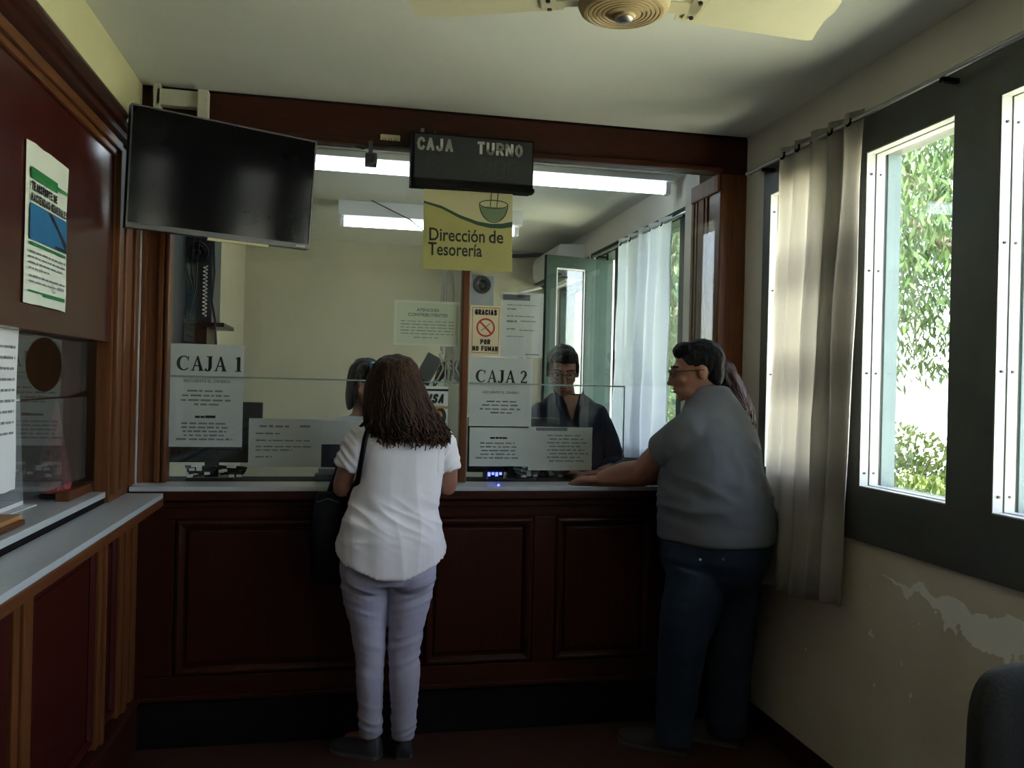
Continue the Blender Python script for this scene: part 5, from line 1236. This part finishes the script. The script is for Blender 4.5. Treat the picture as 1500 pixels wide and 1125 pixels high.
loft(bm, [(0.208, 3.46, 0.930, 0.120, 0.080), (0.208, 3.458, 0.893, 0.202, 0.148), (0.208, 3.458, 0.880, 0.222, 0.168), (0.208, 3.460, 0.915, 0.208, 0.160), (0.209, 3.464, 0.97, 0.194, 0.146), (0.213, 3.472, 1.03, 0.178, 0.126), (0.226, 3.475, 1.10, 0.177, 0.122), (0.234, 3.475, 1.17, 0.177, 0.120), (0.239, 3.475, 1.25, 0.183, 0.118), (0.240, 3.475, 1.31, 0.190, 0.108), (0.240, 3.475, 1.345, 0.180, 0.092), (0.240, 3.476, 1.375, 0.135, 0.075), (0.240, 3.478, 1.395, 0.085, 0.062)], 48, 2.35, hem=hemf, hem_i=(1, 2))
tube(bm, [(0.105, 3.475, 1.325), (0.060, 3.474, 1.275), (0.020, 3.474, 1.192)], [0.066, 0.064, 0.054], 18, caps=False)
tube(bm, [(0.375, 3.475, 1.325), (0.415, 3.474, 1.275), (0.436, 3.474, 1.188)], [0.066, 0.062, 0.050], 18, caps=False)
sculpt('shirt', bm, M_WSHIRT, p, 0.005, 9, fold_shirt, label='loose white short-sleeved top')
def fold_pants(c, n):
    z = c.z; g = lambda m, w: math.exp(-((z - m) / w) ** 2)
    k = 1.0 * g(0.46, 0.07) + 1.0 * g(0.69, 0.06) + 0.9 * g(0.15, 0.09) + 0.25
    sl = 1 if c.x < 0.2 else -1
    return 0.003 * nz(c.x * 9, c.y * 9, z * 8) + 0.0062 * k * ridge(c.x * 3 + 2, c.y * 3, (z + sl * 0.35 * (c.x - 0.2)) * 26)
bm = bmesh.new()
loft(bm, [(0.199, 3.47, 0.735, 0.192, 0.125), (0.198, 3.468, 0.80, 0.194, 0.132), (0.20, 3.468, 0.86, 0.190, 0.128), (0.205, 3.47, 0.95, 0.165, 0.115)], 36, 2.4)
for cx in (0.108, 0.292): ell(bm, (cx, 3.405, 0.775), 0.088, 0.066, 0.085)
tube(bm, [(0.104, 3.475, 0.79), (0.108, 3.478, 0.68), (0.124, 3.482, 0.55), (0.135, 3.485, 0.44), (0.134, 3.482, 0.33), (0.140, 3.495, 0.20), (0.146, 3.505, 0.092)], [0.099, 0.092, 0.070, 0.056, 0.057, 0.049, 0.045], 20, caps=False)
tube(bm, [(0.295, 3.472, 0.79), (0.290, 3.475, 0.68), (0.278, 3.478, 0.55), (0.272, 3.480, 0.44), (0.276, 3.476, 0.33), (0.278, 3.486, 0.20), (0.278, 3.49, 0.078)], [0.097, 0.090, 0.073, 0.062, 0.063, 0.052, 0.045], 20, caps=False)
sculpt('trousers', bm, M_WPANTS, p, 0.0065, 3, fold_pants, label='slim white trousers')
shoe((0.185, 3.485), (-0.012, 3.600), M_SHOE, p); shoe((0.278, 3.455), (0.272, 3.69), M_SHOE, p)
# hair: a swept mass plus separate locks
HS = [(1.648, 0.212, 0.050, 0.060, 3.505), (1.615, 0.208, 0.088, 0.105, 3.495), (1.56, 0.206, 0.108, 0.124, 3.485), (1.50, 0.214, 0.122, 0.128, 3.475), (1.44, 0.228, 0.138, 0.122, 3.465), (1.385, 0.248, 0.150, 0.108, 3.445), (1.335, 0.272, 0.150, 0.086, 3.42), (1.312, 0.280, 0.135, 0.070, 3.41)]
def hair_pt(u_, v, k=1.0):
    q = min(max(v, 0), 1) * (len(HS) - 1); i = min(int(q), len(HS) - 2); fr = q - i
    z, cx, a, b, cy = [HS[i][j] * (1 - fr) + HS[i + 1][j] * fr for j in range(5)]
    an = math.pi * (0.96 + 1.08 * u_)                       # round the back only, face left free
    if v > 1: z -= (v - 1) * 0.30
    return Vector((cx + k * a * math.cos(an), cy + k * b * math.sin(an), z))
bm = bmesh.new(); rings = []
for j in range(29):
    v = j / 28; rings.append([hair_pt(i / 30, v, 1.0 - 0.03 * (i % 2)) for i in range(31)] + [hair_pt(1 - i / 30, v, 0.72 if v > 0.1 else 0.5) for i in range(31)])
R_ = [[bm.verts.new(q) for q in rg] for rg in rings]; nR = len(R_[0])
for a, b in zip(R_, R_[1:]):
    for k in range(nR): bm.faces.new((a[k], a[(k + 1) % nR], b[(k + 1) % nR], b[k]))
bm.faces.new(list(reversed(R_[0]))); bm.faces.new(R_[-1])
ell(bm, (0.211, 3.495, 1.585), 0.098, 0.112, 0.074)
def fold_hair(c, n): return 0.007 * nz(c.x * 26 + c.z * 3, c.y * 22, c.z * 3.2) + 0.004 * nz(c.x * 60, c.y * 50, c.z * 5)
hr = sculpt('hair', bm, M_HBROWN, p, 0.006, 2, fold_hair, label='long wavy dark brown hair')
bm = bmesh.new(); strands(bm, lambda a, b: hair_pt(a, b, 1.015), 520, 9, 0.0028, 5, 0.020); fin('locks', bm, M_HBROWN, p, smooth=True, kind='stuff')
# shoulder bag
bg_ = thing('handbag', 'black handbag hanging at the side of the woman in white', 'bag', (-0.04, 3.50, 0.72))
bm = bmesh.new(); loft(bm, [(-0.040, 3.535, 0.715, 0.062, 0.045), (-0.042, 3.535, 0.74, 0.072, 0.058), (-0.045, 3.535, 0.86, 0.074, 0.066), (-0.048, 3.535, 0.99, 0.068, 0.056), (-0.050, 3.535, 1.06, 0.050, 0.034), (-0.050, 3.535, 1.085, 0.042, 0.02)], 28, 3.0)
sculpt('pouch', bm, M_BAG, bg_, 0.007, 3, lambda c, n: 0.006 * nz(c.x * 14, c.y * 14, c.z * 7))
bm = bmesh.new(); tube(bm, [(-0.05, 3.565, 1.07), (-0.005, 3.60, 1.20), (0.075, 3.585, 1.345), (0.118, 3.520, 1.398), (0.112, 3.430, 1.385), (0.090, 3.362, 1.32), (0.078, 3.358, 1.24), (0.066, 3.40, 1.15), (0.045, 3.47, 1.10), (-0.03, 3.52, 1.075)], 0.014, 8, flat=((0.6, 0.5, 0.2), 0.45)); fin('strap', bm, M_BAG, bg_, smooth=True)
bm = bmesh.new(); tube(bm, [(-0.092, 3.50, 1.05), (-0.05, 3.485, 1.066), (-0.008, 3.50, 1.05)], 0.004, 6); fin('zip', bm, M_DKGREY, bg_)

# --- customer in the grey T-shirt
p = thing('person', 'heavy-set man in grey T-shirt and dark jeans leaning on the counter', 'person', (1.53, 3.36, 0))
FY = math.atan2(0.62, -0.78) - math.pi / 2           # body yaw: local +y turned to his facing
HC = (1.468, 3.345, 1.622); rm = frame_of((-1, 0.22), 0.14)
bm = bmesh.new(); head(bm, HC, rm, 1.06, 1.12)
tube(bm, [(1.49, 3.345, 1.56), (1.515, 3.345, 1.50), (1.53, 3.345, 1.44)], [0.066, 0.070, 0.09], 16)
loft(bm, [(1.57, 3.35, 0.80, 0.17, 0.19), (1.57, 3.35, 1.0, 0.17, 0.19), (1.535, 3.345, 1.2, 0.17, 0.17), (1.54, 3.345, 1.35, 0.18, 0.13), (1.535, 3.345, 1.45, 0.12, 0.08)], 32, 2.3, FY)
tube(bm, [(1.49, 3.29, 1.40), (1.405, 3.30, 1.345), (1.350, 3.385, 1.275), (1.305, 3.515, 1.172)], [0.05, 0.060, 0.066, 0.060], 16)
tube(bm, [(1.305, 3.515, 1.170), (1.235, 3.575, 1.158), (1.160, 3.645, 1.132)], [0.060, 0.056, 0.036], 16)
hand(bm, (1.165, 3.645, 1.128), (-0.8, 0.42, -0.06), (0, 0, 1), 1, 1.08, 0.45)
tube(bm, [(1.61, 3.41, 1.38), (1.63, 3.51, 1.27), (1.54, 3.56, 1.155)], [0.05, 0.054, 0.048], 16)
tube(bm, [(1.54, 3.56, 1.155), (1.44, 3.61, 1.15), (1.34, 3.66, 1.132)], [0.050, 0.046, 0.034], 16)
hand(bm, (1.34, 3.66, 1.130), (-0.85, 0.3, -0.05), (0, 0, 1), -1, 1.05, 0.45)
tube(bm, [(1.48, 3.32, 0.82), (1.42, 3.33, 0.45), (1.42, 3.38, 0.10)], [0.10, 0.07, 0.05], 14); tube(bm, [(1.66, 3.40, 0.82), (1.675, 3.40, 0.45), (1.675, 3.42, 0.10)], [0.10, 0.07, 0.05], 14)
tube(bm, [(1.42, 3.38, 0.06), (1.30, 3.465, 0.04)], [0.032, 0.022], 10); tube(bm, [(1.675, 3.42, 0.06), (1.56, 3.50, 0.04)], [0.032, 0.022], 10)
sculpt('body', bm, M_SKIN2, p, 0.006, 3)
face_bits(HC, rm, p, 1.06); glasses(HC, rm, p, 1.06)
def fold_tee(c, n):
    z = c.z; d = 0.006 * nz(c.x * 5, c.y * 5, z * 5)
    g = math.exp(-((c.x - 1.64) / 0.11) ** 2 - ((z - 1.27) / 0.15) ** 2)
    d += 0.012 * g * ridge(c.x * 3 - z * 9, c.y * 3, z * 4 + c.x * 16)
    k = math.exp(-((z - 1.08) / 0.09) ** 2); d += 0.009 * k * ridge(c.x * 3.5, c.y * 3, (z + 0.25 * (c.x - 1.55)) * 17)
    d += 0.004 * ridge(c.x * 7 + z * 3, c.y * 7, z * 4)
    return d
bm = bmesh.new()
loft(bm, [(1.578, 3.350, 0.905, 0.214, 0.246), (1.578, 3.350, 0.96, 0.216, 0.248), (1.572, 3.35, 1.04, 0.215, 0.244), (1.558, 3.348, 1.13, 0.210, 0.232), (1.546, 3.345, 1.22, 0.206, 0.216), (1.548, 3.345, 1.30, 0.206, 0.195), (1.552, 3.345, 1.37, 0.200, 0.168), (1.552, 3.345, 1.43, 0.180, 0.138), (1.546, 3.345, 1.48, 0.140, 0.114), (1.534, 3.345, 1.525, 0.098, 0.094), (1.526, 3.345, 1.560, 0.078, 0.080)], 44, 2.15, FY)
tube(bm, [(1.49, 3.275, 1.40), (1.435, 3.275, 1.375), (1.395, 3.305, 1.340), (1.340, 3.395, 1.268)], [0.088, 0.092, 0.088, 0.078], 22, caps=False)
tube(bm, [(1.60, 3.41, 1.39), (1.645, 3.455, 1.375), (1.655, 3.49, 1.33), (1.63, 3.52, 1.26)], [0.085, 0.088, 0.082, 0.072], 20, caps=False)
sculpt('shirt', bm, M_GSHIRT, p, 0.007, 12, fold_tee, label='grey T-shirt')
def fold_jeans(c, n): return 0.006 * nz(c.x * 6, c.y * 6, c.z * 8) + 0.006 * (math.exp(-((c.z - 0.14) / 0.10) ** 2) + 0.5) * nz(c.x * 5, c.y * 5, c.z * 24)
bm = bmesh.new()
loft(bm, [(1.573, 3.352, 0.70, 0.13, 0.15), (1.573, 3.352, 0.76, 0.180, 0.205), (1.573, 3.352, 0.83, 0.203, 0.234), (1.575, 3.352, 0.93, 0.200, 0.232)], 36, 2.3, FY)
tube(bm, [(1.490, 3.318, 0.78), (1.455, 3.32, 0.62), (1.424, 3.325, 0.45), (1.415, 3.345, 0.25), (1.412, 3.365, 0.050)], [0.136, 0.122, 0.100, 0.088, 0.080], 22, caps=False)
tube(bm, [(1.665, 3.395, 0.78), (1.675, 3.395, 0.62), (1.680, 3.395, 0.45), (1.675, 3.405, 0.25), (1.675, 3.41, 0.050)], [0.130, 0.120, 0.100, 0.088, 0.080], 22, caps=False)
sculpt('jeans', bm, M_JEANS, p, 0.0075, 8, fold_jeans, label='dark blue jeans')
bm = bmesh.new()
for (x_, y_, z_) in ((1.42, 3.155, 0.862), (1.505, 3.125, 0.868)):
    ell(bm, (x_, y_, z_), 0.006, 0.006, 0.006, seg=8, rings=6)
fin('rivets', bm, M_STEEL, p)
shoe((1.475, 3.345), (1.225, 3.525), M_MSHOE, p, 1.2, 0.055); shoe((1.73, 3.385), (1.495, 3.560), M_MSHOE, p, 1.2, 0.055)
bm = bmesh.new()
def hl(pt, rx, ry, rz): ell(bm, Vector(HC) + rm @ (Vector(pt) * 1.06), rx * 1.06, ry * 1.06, rz * 1.06, rm)
hl((0, -0.022, 0.044), 0.082, 0.098, 0.084); hl((0, 0.040, 0.086), 0.062, 0.046, 0.036); hl((0, -0.060, -0.010), 0.066, 0.050, 0.066)
sculpt('hair', bm, M_HBLACK, p, 0.006, 2, lambda c, n: 0.003 * nz(c.x * 60, c.y * 60, c.z * 40), label='short black hair')

# --- second customer beside him, almost hidden
p = thing('person', 'long-haired person in a dark grey sweater mostly hidden behind the man in grey', 'person', (1.74, 3.55, 0))
HC = (1.672, 3.605, 1.565); rm = frame_of((-0.5, 1), 0.1)
bm = bmesh.new(); head(bm, HC, rm, 0.93, 0.9)
tube(bm, [(1.68, 3.595, 1.50), (1.70, 3.585, 1.42)], [0.048, 0.058], 12)
loft(bm, [(1.775, 3.555, 0.80, 0.085, 0.072), (1.765, 3.56, 1.0, 0.075, 0.062), (1.745, 3.565, 1.2, 0.085, 0.062), (1.725, 3.575, 1.34, 0.095, 0.058), (1.71, 3.58, 1.42, 0.05, 0.045)], 24)
tube(bm, [(1.65, 3.60, 1.34), (1.55, 3.66, 1.24), (1.42, 3.71, 1.155)], [0.036, 0.033, 0.030], 10); tube(bm, [(1.42, 3.71, 1.155), (1.30, 3.73, 1.16), (1.21, 3.74, 1.13)], [0.032, 0.030, 0.022], 10)
hand(bm, (1.21, 3.74, 1.125), (-1, 0.12, -0.05), (0, 0, 1), 1, 0.85, 0.3)
tube(bm, [(1.74, 3.55, 0.82), (1.745, 3.55, 0.45), (1.745, 3.55, 0.08)], [0.062, 0.045, 0.034], 10); tube(bm, [(1.815, 3.57, 0.82), (1.82, 3.57, 0.45), (1.82, 3.57, 0.08)], [0.055, 0.042, 0.032], 10)
tube(bm, [(1.745, 3.55, 0.07), (1.72, 3.62, 0.04)], [0.032, 0.026], 8); tube(bm, [(1.82, 3.57, 0.07), (1.81, 3.63, 0.04)], [0.032, 0.026], 8)
sculpt('body', bm, M_SKIN, p, 0.0065, 3); face_bits(HC, rm, p, 0.93)
bm = bmesh.new()
loft(bm, [(1.778, 3.555, 0.82, 0.095, 0.082), (1.765, 3.56, 1.0, 0.086, 0.072), (1.745, 3.565, 1.2, 0.096, 0.072), (1.725, 3.575, 1.34, 0.105, 0.068), (1.71, 3.58, 1.42, 0.062, 0.055)], 24)
tube(bm, [(1.66, 3.59, 1.34), (1.55, 3.66, 1.25), (1.41, 3.71, 1.175)], [0.052, 0.048, 0.046], 14); tube(bm, [(1.41, 3.71, 1.175), (1.30, 3.735, 1.175), (1.225, 3.742, 1.14)], [0.046, 0.045, 0.034], 14)
sculpt('sweater', bm, M_SWEAT, p, 0.007, 3, lambda c, n: 0.004 * nz(c.x * 14, c.y * 14, c.z * 14), label='dark grey-green sweater')
bm = bmesh.new(); loft(bm, [(1.776, 3.557, 0.78, 0.092, 0.080), (1.778, 3.557, 0.88, 0.088, 0.078)], 20); tube(bm, [(1.742, 3.55, 0.80), (1.745, 3.55, 0.45), (1.745, 3.55, 0.08)], [0.070, 0.054, 0.046], 12, caps=False); tube(bm, [(1.812, 3.567, 0.80), (1.82, 3.567, 0.45), (1.82, 3.57, 0.08)], [0.064, 0.050, 0.044], 12, caps=False)
sculpt('trousers', bm, M_NAVY, p, 0.008, 2)
shoe((1.752, 3.515), (1.705, 3.69), M_SHOE, p, 0.9, 0.032); shoe((1.824, 3.53), (1.812, 3.695), M_SHOE, p, 0.9, 0.032)
bm = bmesh.new()
def hl(pt, rx, ry, rz): ell(bm, Vector(HC) + rm @ Vector(pt), rx, ry, rz, rm)
hl((0, -0.024, 0.040), 0.080, 0.094, 0.080); hl((0, -0.055, -0.05), 0.075, 0.052, 0.085)
tail = [((1.690, 3.535, 1.58), 0.072), ((1.715, 3.520, 1.52), 0.074), ((1.742, 3.510, 1.46), 0.066), ((1.765, 3.502, 1.40), 0.050), ((1.780, 3.500, 1.345), 0.024)]
tube(bm, [q for q, _ in tail], [w_ for _, w_ in tail], 18)
sculpt('hair', bm, M_HAUBURN, p, 0.006, 2, lambda c, n: 0.008 * nz(c.x * 34 + c.z * 9, c.y * 34, c.z * 5), label='long auburn hair')
def tail_pt(a, v):
    q = min(max(v, 0), 1) * (len(tail) - 1); i = min(int(q), len(tail) - 2); fr = q - i
    c = Vector(tail[i][0]).lerp(Vector(tail[i + 1][0]), fr); w_ = (tail[i][1] * (1 - fr) + tail[i + 1][1] * fr) * 1.03
    return c + Vector((math.cos(a * 2 * math.pi), math.sin(a * 2 * math.pi), 0)) * w_ + Vector((0, 0, -0.10 * max(0, v - 1)))
bm = bmesh.new(); strands(bm, tail_pt, 160, 7, 0.0028, 11, 0.012); fin('locks', bm, M_HAUBURN, p, smooth=True, kind='stuff')

# --- teller facing us at the second window
p = thing('person', 'dark-haired teller with glasses in a navy shirt looking down behind the second window', 'person', (1.13, 4.14, 0))
HC = (1.083, 4.105, 1.622); rm = frame_of((-0.18, -1), 0.30)
bm = bmesh.new(); head(bm, HC, rm, 1.0, 1.05)
tube(bm, [(1.09, 4.13, 1.56), (1.115, 4.155, 1.47), (1.13, 4.165, 1.40)], [0.052, 0.056, 0.075], 14)
loft(bm, [(1.14, 4.18, 0.85, 0.15, 0.10), (1.14, 4.18, 1.1, 0.15, 0.10), (1.14, 4.18, 1.3, 0.165, 0.095), (1.14, 4.175, 1.40, 0.13, 0.07), (1.13, 4.17, 1.45, 0.06, 0.05)], 28)
tube(bm, [(1.31, 4.17, 1.36), (1.355, 4.15, 1.24), (1.385, 4.13, 1.14)], [0.045, 0.042, 0.038], 12); tube(bm, [(1.385, 4.13, 1.14), (1.32, 4.02, 1.13), (1.25, 3.95, 1.13)], [0.038, 0.036, 0.026], 12)
tube(bm, [(0.97, 4.17, 1.36), (0.925, 4.14, 1.24), (0.93, 4.10, 1.14)], [0.045, 0.042, 0.038], 12); tube(bm, [(0.93, 4.10, 1.14), (0.99, 4.02, 1.13), (1.05, 3.97, 1.13)], [0.038, 0.036, 0.026], 12)
hand(bm, (1.25, 3.95, 1.124), (-0.9, -0.2, -0.05), (0, 0, 1), 1, 0.95, 0.3); hand(bm, (1.05, 3.97, 1.124), (0.9, -0.2, -0.05), (0, 0, 1), -1, 0.95, 0.3)
tube(bm, [(1.06, 4.18, 0.9), (1.06, 4.18, 0.45), (1.06, 4.2, 0.06)], [0.08, 0.06, 0.04], 12); tube(bm, [(1.22, 4.18, 0.9), (1.22, 4.18, 0.45), (1.22, 4.2, 0.06)], [0.08, 0.06, 0.04], 12)
tube(bm, [(1.06, 4.2, 0.06), (1.05, 4.10, 0.035)], [0.036, 0.026], 8); tube(bm, [(1.22, 4.2, 0.06), (1.23, 4.10, 0.035)], [0.036, 0.026], 8)
sculpt('body', bm, M_SKIN2, p, 0.006, 3); face_bits(HC, rm, p); glasses(HC, rm, p)
def fold_navy(c, n): return 0.005 * nz(c.x * 8, c.y * 8, c.z * 9) + 0.003 * nz(c.x * 18, c.y * 18, c.z * 18)
bm = bmesh.new()
loft(bm, [(1.14, 4.18, 0.88, 0.178, 0.128), (1.14, 4.18, 1.1, 0.176, 0.126), (1.14, 4.178, 1.30, 0.194, 0.122), (1.14, 4.175, 1.40, 0.194, 0.105), (1.137, 4.172, 1.455, 0.150, 0.086), (1.125, 4.165, 1.505, 0.085, 0.070)], 36)
tube(bm, [(1.28, 4.17, 1.40), (1.345, 4.155, 1.27), (1.385, 4.13, 1.145)], [0.066, 0.060, 0.054], 16); tube(bm, [(1.385, 4.13, 1.15), (1.34, 4.055, 1.142)], [0.054, 0.050], 14)
tube(bm, [(1.0, 4.17, 1.40), (0.932, 4.14, 1.26), (0.93, 4.10, 1.145)], [0.066, 0.060, 0.054], 16); tube(bm, [(0.93, 4.10, 1.15), (0.965, 4.05, 1.142)], [0.054, 0.050], 14)
sculpt('shirt', bm, M_NAVY, p, 0.007, 3, fold_navy, label='navy shirt with open collar')
bm = bmesh.new()
for sx in (-1, 1):
    vv = [Vector((1.118 + sx * 0.012, 4.045, 1.375)), Vector((1.118 + sx * 0.068, 4.068, 1.440)), Vector((1.118 + sx * 0.080, 4.12, 1.525)), Vector((1.118 + sx * 0.058, 4.088, 1.505)), Vector((1.118 + sx * 0.026, 4.055, 1.450))]
    a = [bm.verts.new(v) for v in vv]; b = [bm.verts.new(v + Vector((0, -0.006, 0.002))) for v in vv]
    bm.faces.new(a); bm.faces.new(list(reversed(b)))
    for i in range(5): bm.faces.new((a[i], b[i], b[(i + 1) % 5], a[(i + 1) % 5]))
fin('collar', bm, M_NAVY, p)
bm = bmesh.new(); vv = [(1.118 - 0.042, 4.066, 1.500), (1.118 + 0.042, 4.066, 1.500), (1.121, 4.040, 1.375)]
a = [bm.verts.new(v) for v in vv]; b = [bm.verts.new((v[0], v[1] + 0.02, v[2])) for v in vv]; bm.faces.new(a); bm.faces.new(list(reversed(b)))
for i in range(3): bm.faces.new((a[i], b[i], b[(i + 1) % 3], a[(i + 1) % 3]))
bmesh.ops.recalc_face_normals(bm, faces=bm.faces); fin('open_neck', bm, M_SKIN2, p)
bm = bmesh.new(); loft(bm, [(1.14, 4.18, 0.84, 0.172, 0.124), (1.14, 4.18, 0.95, 0.168, 0.12)], 24); tube(bm, [(1.06, 4.18, 0.88), (1.06, 4.18, 0.45), (1.06, 4.2, 0.06)], [0.095, 0.075, 0.06], 14, caps=False); tube(bm, [(1.22, 4.18, 0.88), (1.22, 4.18, 0.45), (1.22, 4.2, 0.06)], [0.095, 0.075, 0.06], 14, caps=False)
sculpt('trousers', bm, M_JEANS, p, 0.009, 2)
shoe((1.06, 4.25), (1.04, 4.06), M_SHOE, p); shoe((1.22, 4.25), (1.24, 4.06), M_SHOE, p)
bm = bmesh.new()
def hl(pt, rx, ry, rz): ell(bm, Vector(HC) + rm @ Vector(pt), rx, ry, rz, rm)
hl((0, -0.022, 0.048), 0.081, 0.096, 0.082); hl((0, 0.038, 0.084), 0.068, 0.052, 0.036); hl((0.0, -0.055, -0.015), 0.066, 0.05, 0.06)
for sx in (-1, 1): hl((sx * 0.068, 0.012, 0.022), 0.014, 0.026, 0.040)
sculpt('hair', bm, M_HBLACK, p, 0.006, 2, lambda c, n: 0.004 * nz(c.x * 50, c.y * 50, c.z * 40), label='short thick black hair')
bm = bmesh.new(); tube(bm, [Vector((1.345, 4.075, 1.142)) + Vector((0.3, 0.5, 0)).cross(Vector((0, 0, 1))).normalized() * 0.045 * math.cos(a) + Vector((0, 0, 0.045 * math.sin(a))) for a in [2 * math.pi * k / 16 for k in range(17)]], 0.007, 6, caps=False); fin('wristwatch', bm, M_STEEL, p)

# --- teller at the first window, half hidden by the customer
p = thing('person', 'dark-haired teller in pale blouse, half hidden behind the woman in white', 'person', (0.09, 4.25, 0))
HC = (0.112, 4.20, 1.535); rm = frame_of((0.28, -1), 0.22)
bm = bmesh.new(); head(bm, HC, rm, 0.95, 0.9)
tube(bm, [(0.108, 4.225, 1.47), (0.10, 4.25, 1.38)], [0.046, 0.056], 12)
loft(bm, [(0.10, 4.27, 0.85, 0.14, 0.09), (0.10, 4.27, 1.05, 0.125, 0.09), (0.10, 4.27, 1.22, 0.145, 0.09), (0.10, 4.265, 1.33, 0.12, 0.065), (0.10, 4.26, 1.38, 0.06, 0.05)], 24)
tube(bm, [(-0.04, 4.26, 1.30), (-0.085, 4.22, 1.21), (-0.06, 4.13, 1.16)], [0.042, 0.038, 0.034], 12); tube(bm, [(-0.06, 4.13, 1.16), (0.0, 4.02, 1.14)], [0.034, 0.024], 12)
tube(bm, [(0.24, 4.26, 1.30), (0.28, 4.22, 1.21), (0.27, 4.13, 1.16)], [0.042, 0.038, 0.034], 12); tube(bm, [(0.27, 4.13, 1.16), (0.21, 4.02, 1.14)], [0.034, 0.024], 12)
hand(bm, (0.0, 4.02, 1.13), (0.6, -0.35, -0.08), (0, 0, 1), -1, 0.88, 0.3); hand(bm, (0.21, 4.02, 1.13), (-0.6, -0.35, -0.08), (0, 0, 1), 1, 0.88, 0.3)
tube(bm, [(0.03, 4.27, 0.9), (0.03, 4.27, 0.45), (0.03, 4.28, 0.06)], [0.075, 0.055, 0.035], 12); tube(bm, [(0.17, 4.27, 0.9), (0.17, 4.27, 0.45), (0.17, 4.28, 0.06)], [0.075, 0.055, 0.035], 12)
tube(bm, [(0.03, 4.28, 0.06), (0.03, 4.19, 0.035)], [0.032, 0.024], 8); tube(bm, [(0.17, 4.28, 0.06), (0.17, 4.19, 0.035)], [0.032, 0.024], 8)
sculpt('body', bm, M_SKIN, p, 0.006, 3); face_bits(HC, rm, p, 0.95)
bm = bmesh.new()
loft(bm, [(0.10, 4.27, 0.86, 0.168, 0.118), (0.10, 4.27, 1.05, 0.152, 0.112), (0.10, 4.27, 1.22, 0.168, 0.112), (0.10, 4.265, 1.31, 0.165, 0.095), (0.10, 4.26, 1.37, 0.105, 0.072)], 32)
tube(bm, [(-0.03, 4.26, 1.30), (-0.08, 4.225, 1.22)], [0.066, 0.060], 14); tube(bm, [(0.23, 4.26, 1.30), (0.275, 4.225, 1.22)], [0.066, 0.060], 14)
sculpt('blouse', bm, mat('pale_blouse', (0.55, 0.60, 0.66), 0.8, var=0.1, scale=14), p, 0.007, 3, fold_navy, label='pale blue-white blouse')
bm = bmesh.new(); loft(bm, [(0.10, 4.27, 0.83, 0.162, 0.114), (0.10, 4.27, 0.93, 0.150, 0.11)], 24); tube(bm, [(0.03, 4.27, 0.88), (0.03, 4.27, 0.45), (0.03, 4.28, 0.06)], [0.088, 0.068, 0.05], 14, caps=False); tube(bm, [(0.17, 4.27, 0.88), (0.17, 4.27, 0.45), (0.17, 4.28, 0.06)], [0.088, 0.068, 0.05], 14, caps=False)
sculpt('trousers', bm, M_NAVY, p, 0.009, 2)
shoe((0.03, 4.33), (0.03, 4.14), M_SHOE, p, 0.9, 0.036); shoe((0.17, 4.33), (0.17, 4.14), M_SHOE, p, 0.9, 0.036)
bm = bmesh.new()
def hl(pt, rx, ry, rz): ell(bm, Vector(HC) + rm @ Vector(pt), rx, ry, rz, rm)
hl((0, -0.020, 0.042), 0.084, 0.098, 0.082); hl((0, 0.035, 0.078), 0.066, 0.044, 0.034)
for sx in (-1, 1): hl((sx * 0.076, 0.002, -0.035), 0.022, 0.058, 0.105)
hl((0, -0.060, -0.045), 0.080, 0.052, 0.105)
sculpt('hair', bm, M_HBLACK, p, 0.006, 2, fold_hair, label='dark shoulder-length hair')

# papers on the counter in front of the man
for i, (x0_, x1_, y0, y1, rz) in enumerate(((1.20, 1.40, 3.66, 3.77, 0.2), (1.30, 1.48, 3.675, 3.79, -0.15))):
    o = bmesh.new(); box(o, x0_, x1_, y0, y1, 1.0975, 1.0990 + 0.001 * i); c_ = Vector(((x0_ + x1_) / 2, (y0 + y1) / 2, 0)); m4 = Matrix.Translation(c_) @ Matrix.Rotation(rz, 4, 'Z') @ Matrix.Translation(-c_)
    for v in o.verts: v.co = m4 @ v.co + Vector((0, 0, 0.0015 * i))
    tag(fin('paper_sheet', o, M_PAPER), ['white paper sheet under the man\'s forearms on the counter', 'white paper sheet on the counter nearest the man\'s chest'][i], 'paper')
